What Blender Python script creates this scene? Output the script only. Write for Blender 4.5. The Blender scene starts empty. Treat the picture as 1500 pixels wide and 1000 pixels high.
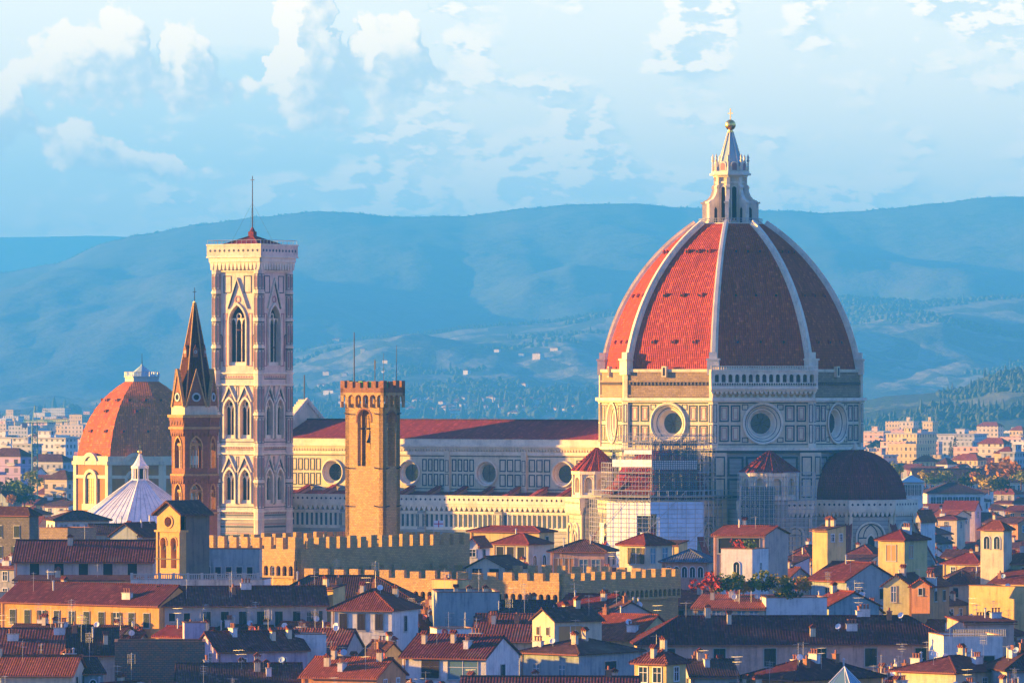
import bpy, math, random
from mathutils import Vector, Matrix
random.seed(7)
R = math.radians
# ------------------------------------------------------------------ camera
F, HY, CZ = 8740.0, 562.0, 55.4          # focal length in photo pixels, horizon row, camera height
sc = bpy.context.scene
cam_d = bpy.data.cameras.new('camera'); cam = bpy.data.objects.new('camera', cam_d)
sc.collection.objects.link(cam); sc.camera = cam
cam.location = (0, 0, CZ); cam.rotation_euler = (R(90), 0, 0)
cam_d.sensor_width = 36; cam_d.lens = F/1500*36; cam_d.shift_y = (HY-500)/1500
cam_d.clip_start = 5; cam_d.clip_end = 60000
# ------------------------------------------------------------------ light
SUN_AZ, SUN_EL = 97.0, 6.5              # azimuth from the view's -Y towards -X
sd = bpy.data.lights.new('sun', 'SUN'); sun = bpy.data.objects.new('sun', sd); sc.collection.objects.link(sun)
sd.energy = 5.0; sd.angle = R(0.5); sd.color = (1.0, 0.52, 0.07)
sv = Vector((-math.sin(R(SUN_AZ))*math.cos(R(SUN_EL)), -math.cos(R(SUN_AZ))*math.cos(R(SUN_EL)), math.sin(R(SUN_EL))))
sun.rotation_euler = sv.to_track_quat('Z', 'Y').to_euler(); sun.location = (-300, 400, 300)
sc.view_settings.view_transform = 'Standard'; sc.view_settings.look = 'None'
sc.view_settings.exposure = 2.72; sc.view_settings.gamma = 1; sc.view_settings.use_curve_mapping = False
try:
    sc.cycles.volume_bounces = 1; sc.cycles.max_bounces = 6; sc.cycles.diffuse_bounces = 3
    sc.cycles.sample_clamp_indirect = 4
except Exception: pass
# ------------------------------------------------------------------ node helpers
class N:
    """one node socket or a number, with arithmetic that adds Math nodes"""
    def __init__(s, nt, v): s.nt, s.v = nt, v
    def _op(s, op, *a, clamp=False):
        n = s.nt.nodes.new('ShaderNodeMath'); n.operation = op; n.use_clamp = clamp
        for i, x in enumerate((s,)+a):
            x = x.v if isinstance(x, N) else x
            if isinstance(x, (int, float)): n.inputs[i].default_value = x
            else: s.nt.links.new(x, n.inputs[i])
        return N(s.nt, n.outputs[0])
    def __add__(s, o): return s._op('ADD', o)
    def __radd__(s, o): return s._op('ADD', o)
    def __sub__(s, o): return s._op('SUBTRACT', o)
    def __rsub__(s, o): return N(s.nt, o)._op('SUBTRACT', s)
    def __mul__(s, o): return s._op('MULTIPLY', o)
    def __rmul__(s, o): return s._op('MULTIPLY', o)
    def __truediv__(s, o): return s._op('DIVIDE', o)
    def max(s, o): return s._op('MAXIMUM', o)
    def min(s, o): return s._op('MINIMUM', o)
    def clamp(s): return s._op('ADD', 0.0, clamp=True)
    def pow(s, o): return s._op('POWER', o)
    def ss(s, a, b):
        n = s.nt.nodes.new('ShaderNodeMapRange'); n.interpolation_type = 'SMOOTHSTEP'
        s.nt.links.new(s.v, n.inputs[0]); n.inputs[1].default_value = a; n.inputs[2].default_value = b
        return N(s.nt, n.outputs[0])
def noise(nt, vec, scale, detail=4, rough=.5, dist=0):
    n = nt.nodes.new('ShaderNodeTexNoise'); nt.links.new(vec, n.inputs['Vector'])
    n.inputs['Scale'].default_value = scale; n.inputs['Detail'].default_value = detail
    n.inputs['Roughness'].default_value = rough; n.inputs['Distortion'].default_value = dist
    return N(nt, n.outputs[0])
def mixc(nt, f, a, b, mode='MIX'):
    n = nt.nodes.new('ShaderNodeMix'); n.data_type = 'RGBA'; n.blend_type = mode
    for s, v in ((n.inputs[0], f), (n.inputs[6], a), (n.inputs[7], b)):
        v = v.v if isinstance(v, N) else v
        if isinstance(v, (int, float)): s.default_value = v
        elif isinstance(v, tuple): s.default_value = (*v[:3], 1)
        else: nt.links.new(v, s)
    return n.outputs[2]
def comb(nt, x, y, z=0.0):
    n = nt.nodes.new('ShaderNodeCombineXYZ')
    for i, v in enumerate((x, y, z)):
        v = v.v if isinstance(v, N) else v
        if isinstance(v, (int, float)): n.inputs[i].default_value = v
        else: nt.links.new(v, n.inputs[i])
    return n.outputs[0]
# ------------------------------------------------------------------ world: daylight sky with cumulus
w = bpy.data.worlds.new('World'); sc.world = w; w.use_nodes = True
nt = w.node_tree; nt.nodes.clear()
out = nt.nodes.new('ShaderNodeOutputWorld'); bg = nt.nodes.new('ShaderNodeBackground')
nt.links.new(bg.outputs[0], out.inputs[0]); bg.inputs[1].default_value = 0.059
sky = nt.nodes.new('ShaderNodeTexSky'); sky.sky_type = 'NISHITA'; sky.sun_disc = False
sky.sun_elevation = R(SUN_EL); sky.sun_rotation = R(180+SUN_AZ)
sky.air_density = 1.0; sky.dust_density = 0.6; sky.ozone_density = 2.5
tc = nt.nodes.new('ShaderNodeTexCoord'); sep = nt.nodes.new('ShaderNodeSeparateXYZ')
nt.links.new(tc.outputs['Generated'], sep.inputs[0])
X, Y, Z = (N(nt, sep.outputs[i]) for i in range(3))
yy = Y.max(0.2)                                                # a direction's slope, in milliradians/114
U = X/yy*8.74; V = Z/yy*8.74
def curve(nt, x, pts, lo=-100.0, hi=500.0):
    """photo-row height of a cloud edge as a function of bearing; pts = (column, row)"""
    n = nt.nodes.new('ShaderNodeFloatCurve'); c = n.mapping.curves[0]; n.mapping.use_clip = False
    pts = [(max(0, min(1, px/1500)), (py-lo)/(hi-lo)) for px, py in pts]
    c.points[0].location = pts[0]; c.points[1].location = pts[-1]
    for p in pts[1:-1]: c.points.new(*p)
    n.mapping.update(); nt.links.new(x.v, n.inputs['Value'])
    return N(nt, n.outputs[0])*(hi-lo)+lo
def noise2(nt, x, y, scale, detail=4, rough=.5, seed=0.0):
    n = nt.nodes.new('ShaderNodeTexNoise'); n.noise_dimensions = '2D'
    nt.links.new(comb(nt, x+seed, y), n.inputs['Vector']); n.inputs['Scale'].default_value = scale
    n.inputs['Detail'].default_value = detail; n.inputs['Roughness'].default_value = rough
    return N(nt, n.outputs[0])
def heap_group():
    g = bpy.data.node_groups.new('heap_density', 'ShaderNodeTree')
    for nm in ('U', 'V'): g.interface.new_socket(nm, in_out='INPUT', socket_type='NodeSocketFloat')
    g.interface.new_socket('heap', in_out='OUTPUT', socket_type='NodeSocketFloat')
    gi = g.nodes.new('NodeGroupInput'); go = g.nodes.new('NodeGroupOutput')
    u, v = N(g, gi.outputs[0]), N(g, gi.outputs[1])
    w1 = noise2(g, u, v*1.1, 22, 6, .52); w2 = noise2(g, u, v*1.1, 16, 4, .55, 5.7)
    vo = g.nodes.new('ShaderNodeTexVoronoi'); vo.voronoi_dimensions = '2D'; vo.inputs['Scale'].default_value = 30
    vo.inputs['Detail'].default_value = 2.5; vo.inputs['Roughness'].default_value = .55; vo.normalize = True
    g.links.new(comb(g, u+(w1-.5)*.02, v*1.1+(w2-.5)*.02), vo.inputs['Vector']); billow = .42-N(g, vo.outputs['Distance'])
    uu = u+(w2-.5)*.05+(w1-.5)*.03
    x = (uu+.75)/1.5; y = 562.0-v*1000.0+(w1-.5)*34.0
    t1 = curve(g, x, [(0,98),(18,80),(50,64),(80,50),(112,40),(150,28),(172,8),(198,28),(216,66),(224,92),(236,62),(262,26),(292,44),(308,80),(330,116),(380,120),(398,70),(404,-10),
                      (425,-80),(468,-80),(490,-10),(501,70),(506,60),(512,34),(530,22),(560,24),(590,16),(612,38),(626,66),(645,110),(700,120),(1500,120)])
    b1 = curve(g, x, [(0,96),(60,96),(112,104),(150,112),(200,108),(222,96),(240,110),(265,122),(300,112),(330,96),(395,96),(410,125),(440,150),(480,134),(500,96),(515,84),(545,116),
                      (580,118),(612,98),(630,76),(700,60),(1500,60)])
    t2 = curve(g, x, [(0,118),(24,116),(42,130),(54,176),(84,184),(112,172),(134,186),(160,208),(250,224),(266,250),(330,256),(458,256),(470,156),(490,146),(512,156),(522,256),(1500,256)])
    b2 = curve(g, x, [(0,200),(30,178),(44,166),(54,196),(90,224),(160,234),(250,236),(268,228),(330,220),(458,200),(475,166),(490,168),(512,164),(522,200),(1500,200)])
    d1 = ((y-t1)/26.0).min((b1-y)/80.0+.55); d2 = ((y-t2)/18.0).min((b2-y)/60.0+.4)
    h = d1.max(d2).min(1.3)+(w1-.5)*.8+billow*1.35
    g.links.new(h.v, go.inputs[0]); return g
hg = heap_group()
def heap(u, v):
    n = nt.nodes.new('ShaderNodeGroup'); n.node_tree = hg
    nt.links.new(u.v, n.inputs[0]); nt.links.new(v.v, n.inputs[1]); return N(nt, n.outputs[0])
h0 = heap(U, V); h1 = heap(U-.014, V+.010)                      # towards the sun
h2 = heap(U-.036, V+.030); ah = h0.ss(-.05, .35); lit = ((h0-h1)*.45+(h0-h2)*.45+.42).ss(-.1, 1.0)
xx = (U+.75)/1.5; yr = 562.0-V*1000.0
soft = noise2(nt, U*.8, V*1.6, 9, 7, .6, 3.1); soft1 = noise2(nt, (U-.02)*.8, (V+.012)*1.6, 9, 4, .6, 3.1)
ts = curve(nt, xx+(soft-.5)*.06, [(0,105),(200,100),(240,62),(340,66),(480,40),(505,60),(520,95),(548,150),(562,215),(600,330),(800,330),(1500,330)])
shade = ((yr-ts)/28.0+(soft-.5)*3.0).ss(0, 1)*(1.0-((yr-235.0)/130.0).ss(0, 1))
tv = curve(nt, xx, [(0,300),(180,290),(210,264),(420,262),(500,238),(545,175),(580,130),(640,130),(700,155),(760,165),(830,145),(900,165),(950,205),(1000,225),(1180,228),(1330,212),(1400,232),(1500,240)])
xw = (xx+(soft-.5)*.10+(noise2(nt, U, V, 30, 3, .55, 8.8)-.5)*.04)
bu = curve(nt, xw, [(0,-100),(625,-100),(660,100),(720,85),(760,-60),(955,-60),(985,160),(1065,150),(1095,-40),(1135,-40),(1165,80),(1270,70),(1300,-20),(1330,-20),(1352,95),(1500,105)])
veil = ((yr-tv)/70.0).max((bu-yr)/110.0).min(1.0)*.75+(soft-.47)*5.2
av = veil.ss(-.25, 1.0)*.92; litv = ((soft-soft1)*13.0+.55).ss(0, 1)
front = Y.ss(.8, .95)
base = mixc(nt, 1.0, sky.outputs[0], (.62, .76, 1.65), 'MULTIPLY')
lowband = V.ss(0.0, .9)
base = mixc(nt, (1.0-Z.ss(.07, .22))*Y.ss(.86, .97)*.85, base, mixc(nt, lowband, (7.4, 5.5, 3.5), (5.5, 4.65, 3.5)))
c = mixc(nt, shade*front*.85, base, (3.7, 3.7, 3.2))
c = mixc(nt, av*front, c, mixc(nt, litv, (4.2, 3.8, 3.2), (6.9, 5.1, 3.4)))
c = mixc(nt, ah*front, c, mixc(nt, lit, (3.6, 3.3, 2.9), (7.0, 5.1, 3.3)))
nt.links.new(c, bg.inputs[0])
w.cycles.sampling_method = 'MANUAL'; w.cycles.sample_map_resolution = 256

# ------------------------------------------------------------------ object helpers
def wpt(px, py, d): return Vector(((px-750)/F*d, d, CZ-(py-HY)/F*d))
def zof(py, d): return CZ-(py-HY)/F*d
def xof(px, d): return (px-750)/F*d
def tag(o, label=None, cat=None, group=None, kind=None):
    if label: o['label'] = label
    if cat: o['category'] = cat
    if group: o['group'] = group
    if kind: o['kind'] = kind
    return o
def thing(name, label, cat, loc=(0, 0, 0), rz=0, group=None):
    o = bpy.data.objects.new(name, None); sc.collection.objects.link(o)
    o.empty_display_size = 1; o.location = loc; o.rotation_euler = (0, 0, rz)
    return tag(o, label, cat, group)
def link(name, me, parent=None, loc=(0, 0, 0), rz=0, s=None):
    o = bpy.data.objects.new(name, me); sc.collection.objects.link(o); o.parent = parent
    o.location = loc; o.rotation_euler = (0, 0, rz)
    if s: o.scale = s
    return o
class MB:
    """collects faces, then links them as one mesh object; UVs are metres along and up each face"""
    def __init__(s, M=None): s.v, s.f, s.m, s.uv, s.sm = [], [], [], [], []; s.M = M or Matrix(); s.mats = []
    def mi(s, mat):
        if mat not in s.mats: s.mats.append(mat)
        return s.mats.index(mat)
    def add(s, pts, faces, mat, uvs=None, smooth=False):
        b = len(s.v); i = s.mi(mat)
        s.v += [s.M @ Vector(p) for p in pts]
        for k, f in enumerate(faces):
            s.f.append([b+j for j in f]); s.m.append(i); s.uv.append(uvs[k] if uvs else None); s.sm.append(smooth)
    def box(s, x0, x1, y0, y1, z0, z1, mat):
        p = [(x, y, z) for z in (z0, z1) for y in (y0, y1) for x in (x0, x1)]
        s.add(p, [(0,2,3,1),(4,5,7,6),(0,1,5,4),(2,6,7,3),(0,4,6,2),(1,3,7,5)], mat)
    def prism(s, poly, z0, z1, mat, top=None, taper=1.0, smooth=False):
        """poly: list of (x, y) counter-clockwise"""
        n = len(poly)
        cx = sum(p[0] for p in poly)/n; cy = sum(p[1] for p in poly)/n
        p = [(x, y, z0) for x, y in poly]+[(cx+(x-cx)*taper, cy+(y-cy)*taper, z1) for x, y in poly]
        s.add(p, [(i, (i+1)%n, n+(i+1)%n, n+i) for i in range(n)], mat, smooth=smooth)
        s.add(p[n:], [tuple(range(n))], top or mat); s.add(p[:n], [tuple(range(n))[::-1]], mat)
    def slab(s, poly, y0, y1, mat):
        """poly in the x-z plane (counter-clockwise seen from -y), from y0 back to y1"""
        n = len(poly); p = [(x, y0, z) for x, z in poly]+[(x, y1, z) for x, z in poly]
        s.add(p, [tuple(range(n)), tuple(range(n, 2*n))[::-1]]+[(i, n+i, n+(i+1)%n, (i+1)%n) for i in range(n)], mat)
    def cyl(s, x, y, z0, z1, r0, r1, mat, n=8, rot=0):
        p = [(x+r0*math.cos(rot+6.28318*i/n), y+r0*math.sin(rot+6.28318*i/n)) for i in range(n)]
        if r1 < 1e-3:
            q = [(a, b, z0) for a, b in p]+[(x, y, z1)]
            s.add(q, [(i, (i+1)%n, n) for i in range(n)]+[tuple(range(n))[::-1]], mat)
        else: s.prism(p, z0, z1, mat, taper=r1/r0, smooth=n > 10)
    def lathe(s, prof, mat, n=16, cx=0, cy=0, smooth=True, rot=0):
        p = []
        for r, z in prof:
            for i in range(n): a = rot+2*math.pi*i/n; p.append((cx+r*math.cos(a), cy+r*math.sin(a), z))
        f = [(j*n+i, j*n+(i+1)%n, (j+1)*n+(i+1)%n, (j+1)*n+i) for j in range(len(prof)-1) for i in range(n)]
        s.add(p, f, mat, smooth=smooth)
    def tube(s, a, b, r, mat, n=4):
        a, b = Vector(a), Vector(b); d = (b-a).normalized()
        u = d.cross(Vector((0, 0, 1)) if abs(d.z) < .9 else Vector((1, 0, 0))).normalized(); w_ = d.cross(u)
        p = [q+(u*math.cos(6.28318*i/n)+w_*math.sin(6.28318*i/n))*r for q in (a, b) for i in range(n)]
        s.add(p, [(i, (i+1)%n, n+(i+1)%n, n+i) for i in range(n)]+[tuple(range(n))[::-1], tuple(range(n, 2*n))], mat)
    def arc_pts(s, xc, w_, zs, pointed, n=8):
        """outline of an arch head from right spring to left spring"""
        h = w_/2; pts = []
        if pointed:
            Rr = w_*.95; cxr = h-Rr
            top = math.acos((Rr-h)/Rr)
            for i in range(n//2+1): t = top*i/(n//2); pts.append((xc+cxr+Rr*math.cos(t), zs+Rr*math.sin(t)))
            for i in range(n//2-1, -1, -1): t = top*i/(n//2); pts.append((xc-cxr-Rr*math.cos(t), zs+Rr*math.sin(t)))
        else:
            for i in range(n+1): t = math.pi*i/n; pts.append((xc+h*math.cos(t), zs+h*math.sin(t)))
        return pts
    def arch(s, xc, w_, z0, zs, y0, y1, mat, pointed=False, n=8):
        pts = s.arc_pts(xc, w_, zs, pointed, n)
        s.slab([(xc-w_/2, z0), (xc+w_/2, z0)]+pts[(1 if False else 0):], y0, y1, mat)
    def archband(s, xc, w_, z0, zs, t, y0, y1, mat, pointed=False, n=10):
        """a moulding of width t round an arched opening, jambs down to z0"""
        a = [(xc+w_/2, z0)]+s.arc_pts(xc, w_, zs, pointed, n)+[(xc-w_/2, z0)]
        b = [(xc+w_/2+t, z0)]+s.arc_pts(xc, w_+2*t, zs, pointed, n)+[(xc-w_/2-t, z0)]
        for i in range(len(a)-1): s.slab([a[i], b[i], b[i+1], a[i+1]], y0, y1, mat)
    def wall(s, x0, x1, z0, z1, holes, y0, y1, mat, n=8):
        """wall slab with arched holes: (xc, width, zbottom, zspring, pointed)"""
        x = x0
        for (xc, hw, zb, zs, pt) in sorted(holes):
            a, b = xc-hw/2, xc+hw/2
            if a > x+1e-4: s.box(x, a, y0, y1, z0, z1, mat)
            if zb > z0+1e-4: s.box(a, b, y0, y1, z0, zb, mat)
            arc = s.arc_pts(xc, hw, zs, pt, n)
            for i in range(len(arc)-1):
                (xa, za), (xb, zb_) = arc[i], arc[i+1]
                if max(za, zb_) < z1: s.slab([(xb, zb_), (xa, za), (xa, z1), (xb, z1)], y0, y1, mat)
            x = b
        if x1 > x+1e-4: s.box(x, x1, y0, y1, z0, z1, mat)
    def hole(s, x0, x1, z0, z1, xc, zc, r, y, mat, n=32):
        """flat wall face with a round hole"""
        ang = sorted([2*math.pi*i/n for i in range(n)]+[math.atan2(zz-zc, xx-xc) % (2*math.pi) for xx in (x0, x1) for zz in (z0, z1)])
        p = []
        for a in ang:
            c_, s_ = math.cos(a), math.sin(a)
            t = min([((x1 if c_ > 0 else x0)-xc)/c_ if abs(c_) > 1e-9 else 1e9, ((z1 if s_ > 0 else z0)-zc)/s_ if abs(s_) > 1e-9 else 1e9])
            p += [(xc+r*c_, y, zc+r*s_), (xc+t*c_, y, zc+t*s_)]
        k = len(ang)
        s.add(p, [(2*i, 2*i+1, 2*((i+1)%k)+1, 2*((i+1)%k)) for i in range(k)], mat)
    def ring(s, xc, zc, prof, mat, n=32):
        """prof: list of (radius, y) swept round a horizontal axis along y"""
        p = [(xc+r*math.cos(2*math.pi*i/n), y, zc+r*math.sin(2*math.pi*i/n)) for r, y in prof for i in range(n)]
        s.add(p, [(j*n+i, j*n+(i+1)%n, (j+1)*n+(i+1)%n, (j+1)*n+i) for j in range(len(prof)-1) for i in range(n)], mat)
    def disc(s, xc, zc, r, y, mat, n=24):
        s.add([(xc+r*math.cos(2*math.pi*i/n), y, zc+r*math.sin(2*math.pi*i/n)) for i in range(n)], [tuple(range(n))], mat)
    def frame(s, x0, x1, z0, z1, t, y0, y1, mat):
        s.box(x0, x1, y0, y1, z0, z0+t, mat); s.box(x0, x1, y0, y1, z1-t, z1, mat)
        s.box(x0, x0+t, y0, y1, z0+t, z1-t, mat); s.box(x1-t, x1, y0, y1, z0+t, z1-t, mat)
    def mesh(s, name):
        me = bpy.data.meshes.new(name); me.from_pydata(s.v, [], s.f)
        for m_ in s.mats: me.materials.append(m_)
        me.polygons.foreach_set('material_index', s.m); me.polygons.foreach_set('use_smooth', s.sm)
        uvl = me.uv_layers.new(name='UVMap').data
        vs, zup = s.v, Vector((0, 0, 1)); k = 0; buf = [0.0]*(2*sum(len(f) for f in s.f))
        for fi, f in enumerate(s.f):
            if s.uv[fi]:
                for q in s.uv[fi]: buf[k], buf[k+1] = q; k += 2
                continue
            nn = me.polygons[fi].normal
            if abs(nn.z) > .999 or nn.length < .5: tt, bb = Vector((1, 0, 0)), Vector((0, 1, 0))
            else: tt = zup.cross(nn).normalized(); bb = nn.cross(tt)
            for j in f: buf[k] = vs[j].dot(tt); buf[k+1] = vs[j].dot(bb); k += 2
        uvl.foreach_set('uv', buf); me.update()
        return me
    def build(s, name, parent=None, loc=(0, 0, 0), rz=0): return link(name, s.mesh(name), parent, loc, rz)
def wallM(origin, ang):
    """frame whose +x runs along the wall and -y points outwards; ang = direction of +x from local +x"""
    return Matrix.Translation(Vector(origin)) @ Matrix.Rotation(ang, 4, 'Z')
# ------------------------------------------------------------------ materials
def new_mat(name, rough=.8):
    m = bpy.data.materials.new(name); m.use_nodes = True
    b = m.node_tree.nodes['Principled BSDF']; b.inputs['Roughness'].default_value = rough
    try: b.inputs['Specular IOR Level'].default_value = .25
    except Exception: pass
    return m, m.node_tree, b
def coords(nt, kind='UV', rnd=True):
    t = nt.nodes.new('ShaderNodeTexCoord')
    return t.outputs[kind]
def sepxyz(nt, v):
    s_ = nt.nodes.new('ShaderNodeSeparateXYZ'); nt.links.new(v, s_.inputs[0])
    return [N(nt, s_.outputs[i]) for i in range(3)]
def objrand(nt):
    o = nt.nodes.new('ShaderNodeObjectInfo'); return N(nt, o.outputs['Random'])
def bump(nt, b, h, dist=.05, st=1.0):
    n = nt.nodes.new('ShaderNodeBump'); n.inputs['Strength'].default_value = st; n.inputs['Distance'].default_value = dist
    nt.links.new(h.v if isinstance(h, N) else h, n.inputs['Height']); nt.links.new(n.outputs[0], b.inputs['Normal'])
def lin(c, k): return tuple(max(0, min(1, x*k)) for x in c)
def M_plaster(name, c, dirt=.9, rough=.9):
    m, nt, b = new_mat(name, rough)
    p = coords(nt, 'Object'); x, y, z = sepxyz(nt, p)
    big = noise(nt, p, .35, 5, .6); fine = noise(nt, p, 3.0, 4, .6)
    st = noise(nt, comb(nt, x*1.0, y*1.0, z*.09), 1.6, 4, .65)
    f = ((big-.44)*2.4+(st-.48)*2.6*dirt+(fine-.5)*1.0).clamp()
    col = mixc(nt, f, c, (c[0]*.52, c[1]*.54, c[2]*.58))
    col = mixc(nt, (st-.60).clamp()*(4.0*dirt), col, (c[0]*.25, c[1]*.28, c[2]*.32))
    nt.links.new(col, b.inputs['Base Color']); bump(nt, b, fine, .03, .5)
    return m
def M_tile(name, c, period=.34, row=.42, var=1.0):
    """Roman pan-and-cover tiles: covers run up the slope, rows across it, each tile with its own tone"""
    m, nt, b = new_mat(name, .9); b.inputs['Specular IOR Level'].default_value = .08
    p = coords(nt, 'UV'); u, v, _ = sepxyz(nt, p); rnd = objrand(nt)
    uj = u/period; vj = v/row
    wv = (uj*6.2832)._op('SINE')*.5+.5
    cellv = nt.nodes.new('ShaderNodeTexWhiteNoise'); cellv.noise_dimensions = '3D'
    nt.links.new(comb(nt, uj._op('FLOOR'), vj._op('FLOOR'), rnd*50), cellv.inputs['Vector'])
    cell = N(nt, cellv.outputs['Value'])
    o = comb(nt, u, v, rnd*37)
    big = noise(nt, o, .22, 5, .65); mid = noise(nt, o, 1.5, 3, .6)
    dark = lin(c, .5); lite = (min(1, c[0]*1.6+.02), min(1, c[1]*2.0+.015), min(1, c[2]*2.1+.012)); lich = (.16, .14, .10)
    col = mixc(nt, (cell*.75*var+(big-.5)*1.3*var+.38).clamp(), dark, c)
    col = mixc(nt, (cell-.86).clamp()*6.0*var, col, lite)
    col = mixc(nt, (big-.55).clamp()*2.2*var*var, col, lich)
    col = mixc(nt, (mid-.58).clamp()*3.0*var, col, dark)
    strk = noise(nt, comb(nt, u*.9, v*.06, rnd*11), 1.4, 5, .65)
    col = mixc(nt, (strk-.50).clamp()*2.6, col, lin(c, .35))
    col = mixc(nt, (.44-strk).clamp()*2.2*var, col, lite)
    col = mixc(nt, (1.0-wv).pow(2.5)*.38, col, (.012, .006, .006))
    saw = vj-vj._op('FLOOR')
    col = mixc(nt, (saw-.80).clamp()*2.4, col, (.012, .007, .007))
    hs = nt.nodes.new('ShaderNodeHueSaturation'); nt.links.new(col, hs.inputs['Color'])
    nt.links.new((rnd*.55+.78).v, hs.inputs['Value']); nt.links.new((rnd*.02+.49).v, hs.inputs['Hue'])
    nt.links.new(hs.outputs[0], b.inputs['Base Color']); bump(nt, b, wv*.8+saw*-.35+mid*.3, .12, .9)
    return m
def M_stone(name, c, c2, bw=.9, bh=.35, mortar=.03, rough=.9, cont=.7):
    m, nt, b = new_mat(name, rough)
    p = coords(nt, 'UV'); o = coords(nt, 'Object')
    br = nt.nodes.new('ShaderNodeTexBrick'); nt.links.new(p, br.inputs['Vector']); br.inputs['Scale'].default_value = 1
    br.inputs['Brick Width'].default_value = bw; br.inputs['Row Height'].default_value = bh
    br.inputs['Mortar Size'].default_value = mortar; br.inputs['Bias'].default_value = 0
    br.inputs['Color1'].default_value = (*c, 1); br.inputs['Color2'].default_value = (*c2, 1)
    br.inputs['Mortar'].default_value = (*lin(c, .55), 1)
    n1 = noise(nt, o, .3, 5, .65); n2 = noise(nt, o, 2.6, 4, .7)
    col = mixc(nt, ((n1-.4)*cont*1.6).clamp(), br.outputs[0], lin(c2, .5))
    col = mixc(nt, ((n2-.52)*3*cont).clamp(), col, lin(c, .33))
    nt.links.new(col, b.inputs['Base Color']); bump(nt, b, n2, .15, .8)
    return m
def M_plain(name, c, rough=.6, metal=0, var=.25, scale=1.0):
    m, nt, b = new_mat(name, rough)
    o = coords(nt, 'Object'); n1 = noise(nt, o, scale, 4, .6)
    nt.links.new(mixc(nt, ((n1-.35)*2).clamp()*var, c, lin(c, .4)), b.inputs['Base Color'])
    b.inputs['Metallic'].default_value = metal
    return m
def M_glass(name, c=(.015, .03, .04), rough=.12):
    m, nt, b = new_mat(name, rough); b.inputs['Base Color'].default_value = (*c, 1)
    b.inputs['Specular IOR Level'].default_value = .6
    return m
MARBLE = M_plaster('white_marble', (.67, .55, .35), .55, .6)
MARBLE_C = M_plaster('white_marble_trim', (.76, .66, .47), .35, .55)
MARBLE_P = M_plaster('pinkish_marble', (.71, .54, .40), .5, .6)
GREEN = M_plaster('green_marble', (.045, .075, .075), .5, .6)
PINK = M_plaster('red_marble', (.42, .20, .17), .4, .6)
MSTRIPE = M_stone('banded_marble', (.50, .46, .38), (.26, .29, .26), 40, .9, .12, .7, .6)
ROUGH = M_stone('rough_brown_masonry', (.36, .26, .15), (.26, .18, .11), 1.2, .45, .04)
PIETRA = M_stone('brown_forte_stone', (.62, .38, .14), (.40, .25, .10), .55, .28, .035, cont=.65)
PIETRA_P = M_stone('patched_rubble', (.17, .13, .10), (.36, .14, .07), .6, .3, .04, cont=.9)
PIETRA_D = M_stone('dark_rubble_stone', (.20, .17, .13), (.13, .11, .09), .6, .3, .04, cont=.9)
REDSTONE = M_stone('reddish_brick', (.34, .15, .08), (.24, .11, .06), .5, .2, .03)
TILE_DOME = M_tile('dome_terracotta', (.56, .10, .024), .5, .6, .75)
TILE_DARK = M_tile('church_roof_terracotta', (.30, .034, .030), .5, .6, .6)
TILE = M_tile('roof_terracotta', (.20, .044, .026))
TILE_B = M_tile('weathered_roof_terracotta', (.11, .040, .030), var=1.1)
TILE_R = M_tile('new_red_roof_terracotta', (.28, .050, .024), var=.8)
TILE_BIG = M_tile('coarse_roof_terracotta', (.15, .034, .028), .42, .5, 1.1)
COPPER = M_plain('verdigris_lead', (.34, .46, .44), .6)
LEAD = M_plain('grey_lead', (.26, .29, .32), .5)
GOLD = M_plain('gilded_copper', (1.0, .62, .16), .3, 1.0, .1)
DARK = M_plain('interior_and_recess_shade', (.02, .02, .022), .95)  # near-black colour stands in for shade inside openings and behind arches
GLASS = M_glass('window_glass')
GLASS_B = M_glass('pale_window_glass', (.10, .19, .24), .25)
IRON = M_plain('dark_iron', (.05, .05, .055), .6)
STEEL = M_plain('galvanised_steel', (.42, .43, .44), .45, .3)
WOOD = M_plain('brown_wood', (.14, .065, .035), .7)
SHUT_G = M_plain('dark_green_shutter', (.014, .028, .024), .7)
SHUT_B = M_plain('brown_shutter', (.045, .022, .016), .7)
# ------------------------------------------------------------------ ground, hills, haze
from mathutils import noise as mn
def M_ground():
    m, nt, b = new_mat('ground_cover', .95)
    p = coords(nt, 'Object')
    vo = nt.nodes.new('ShaderNodeTexVoronoi'); vo.inputs['Scale'].default_value = .008; nt.links.new(p, vo.inputs['Vector'])
    sx, sy, sz = sepxyz(nt, vo.outputs['Color'])
    n1 = noise(nt, p, .02, 5, .6)
    col = mixc(nt, sx.ss(.2, .8), (.05, .075, .03), (.13, .12, .075))
    col = mixc(nt, n1.ss(.45, .6), col, (.035, .055, .025))
    nt.links.new(col, b.inputs['Base Color']); return m
def M_hill(name, a, f, sc_=.004, thr=.52, strip=True):
    m, nt, b = new_mat(name, .95)
    p = coords(nt, 'Object'); x, y, z = sepxyz(nt, p)
    n1 = noise(nt, comb(nt, x, y*.55, z), sc_, 6, .62); n2 = noise(nt, p, sc_*9, 5, .65)
    vo = nt.nodes.new('ShaderNodeTexVoronoi'); vo.inputs['Scale'].default_value = sc_*2.2; nt.links.new(comb(nt, x, y*.5, 0), vo.inputs['Vector'])
    cx, cy, cz_ = sepxyz(nt, vo.outputs['Color'])
    field = (n1+(cx-.5)*.22).ss(thr, thr+.05)
    row = ((x*.18+z*.35)._op('SINE')*.5+.5)
    fc = mixc(nt, row*.5 if strip else 0.0, f, a)
    fc = mixc(nt, cy*.6, fc, lin(f, .55))
    col = mixc(nt, field, mixc(nt, n2.ss(.35, .65), lin(a, .7), lin(a, 1.25)), fc)
    nt.links.new(col, b.inputs['Base Color']); bump(nt, b, n2, 14, .7)
    return m
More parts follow.
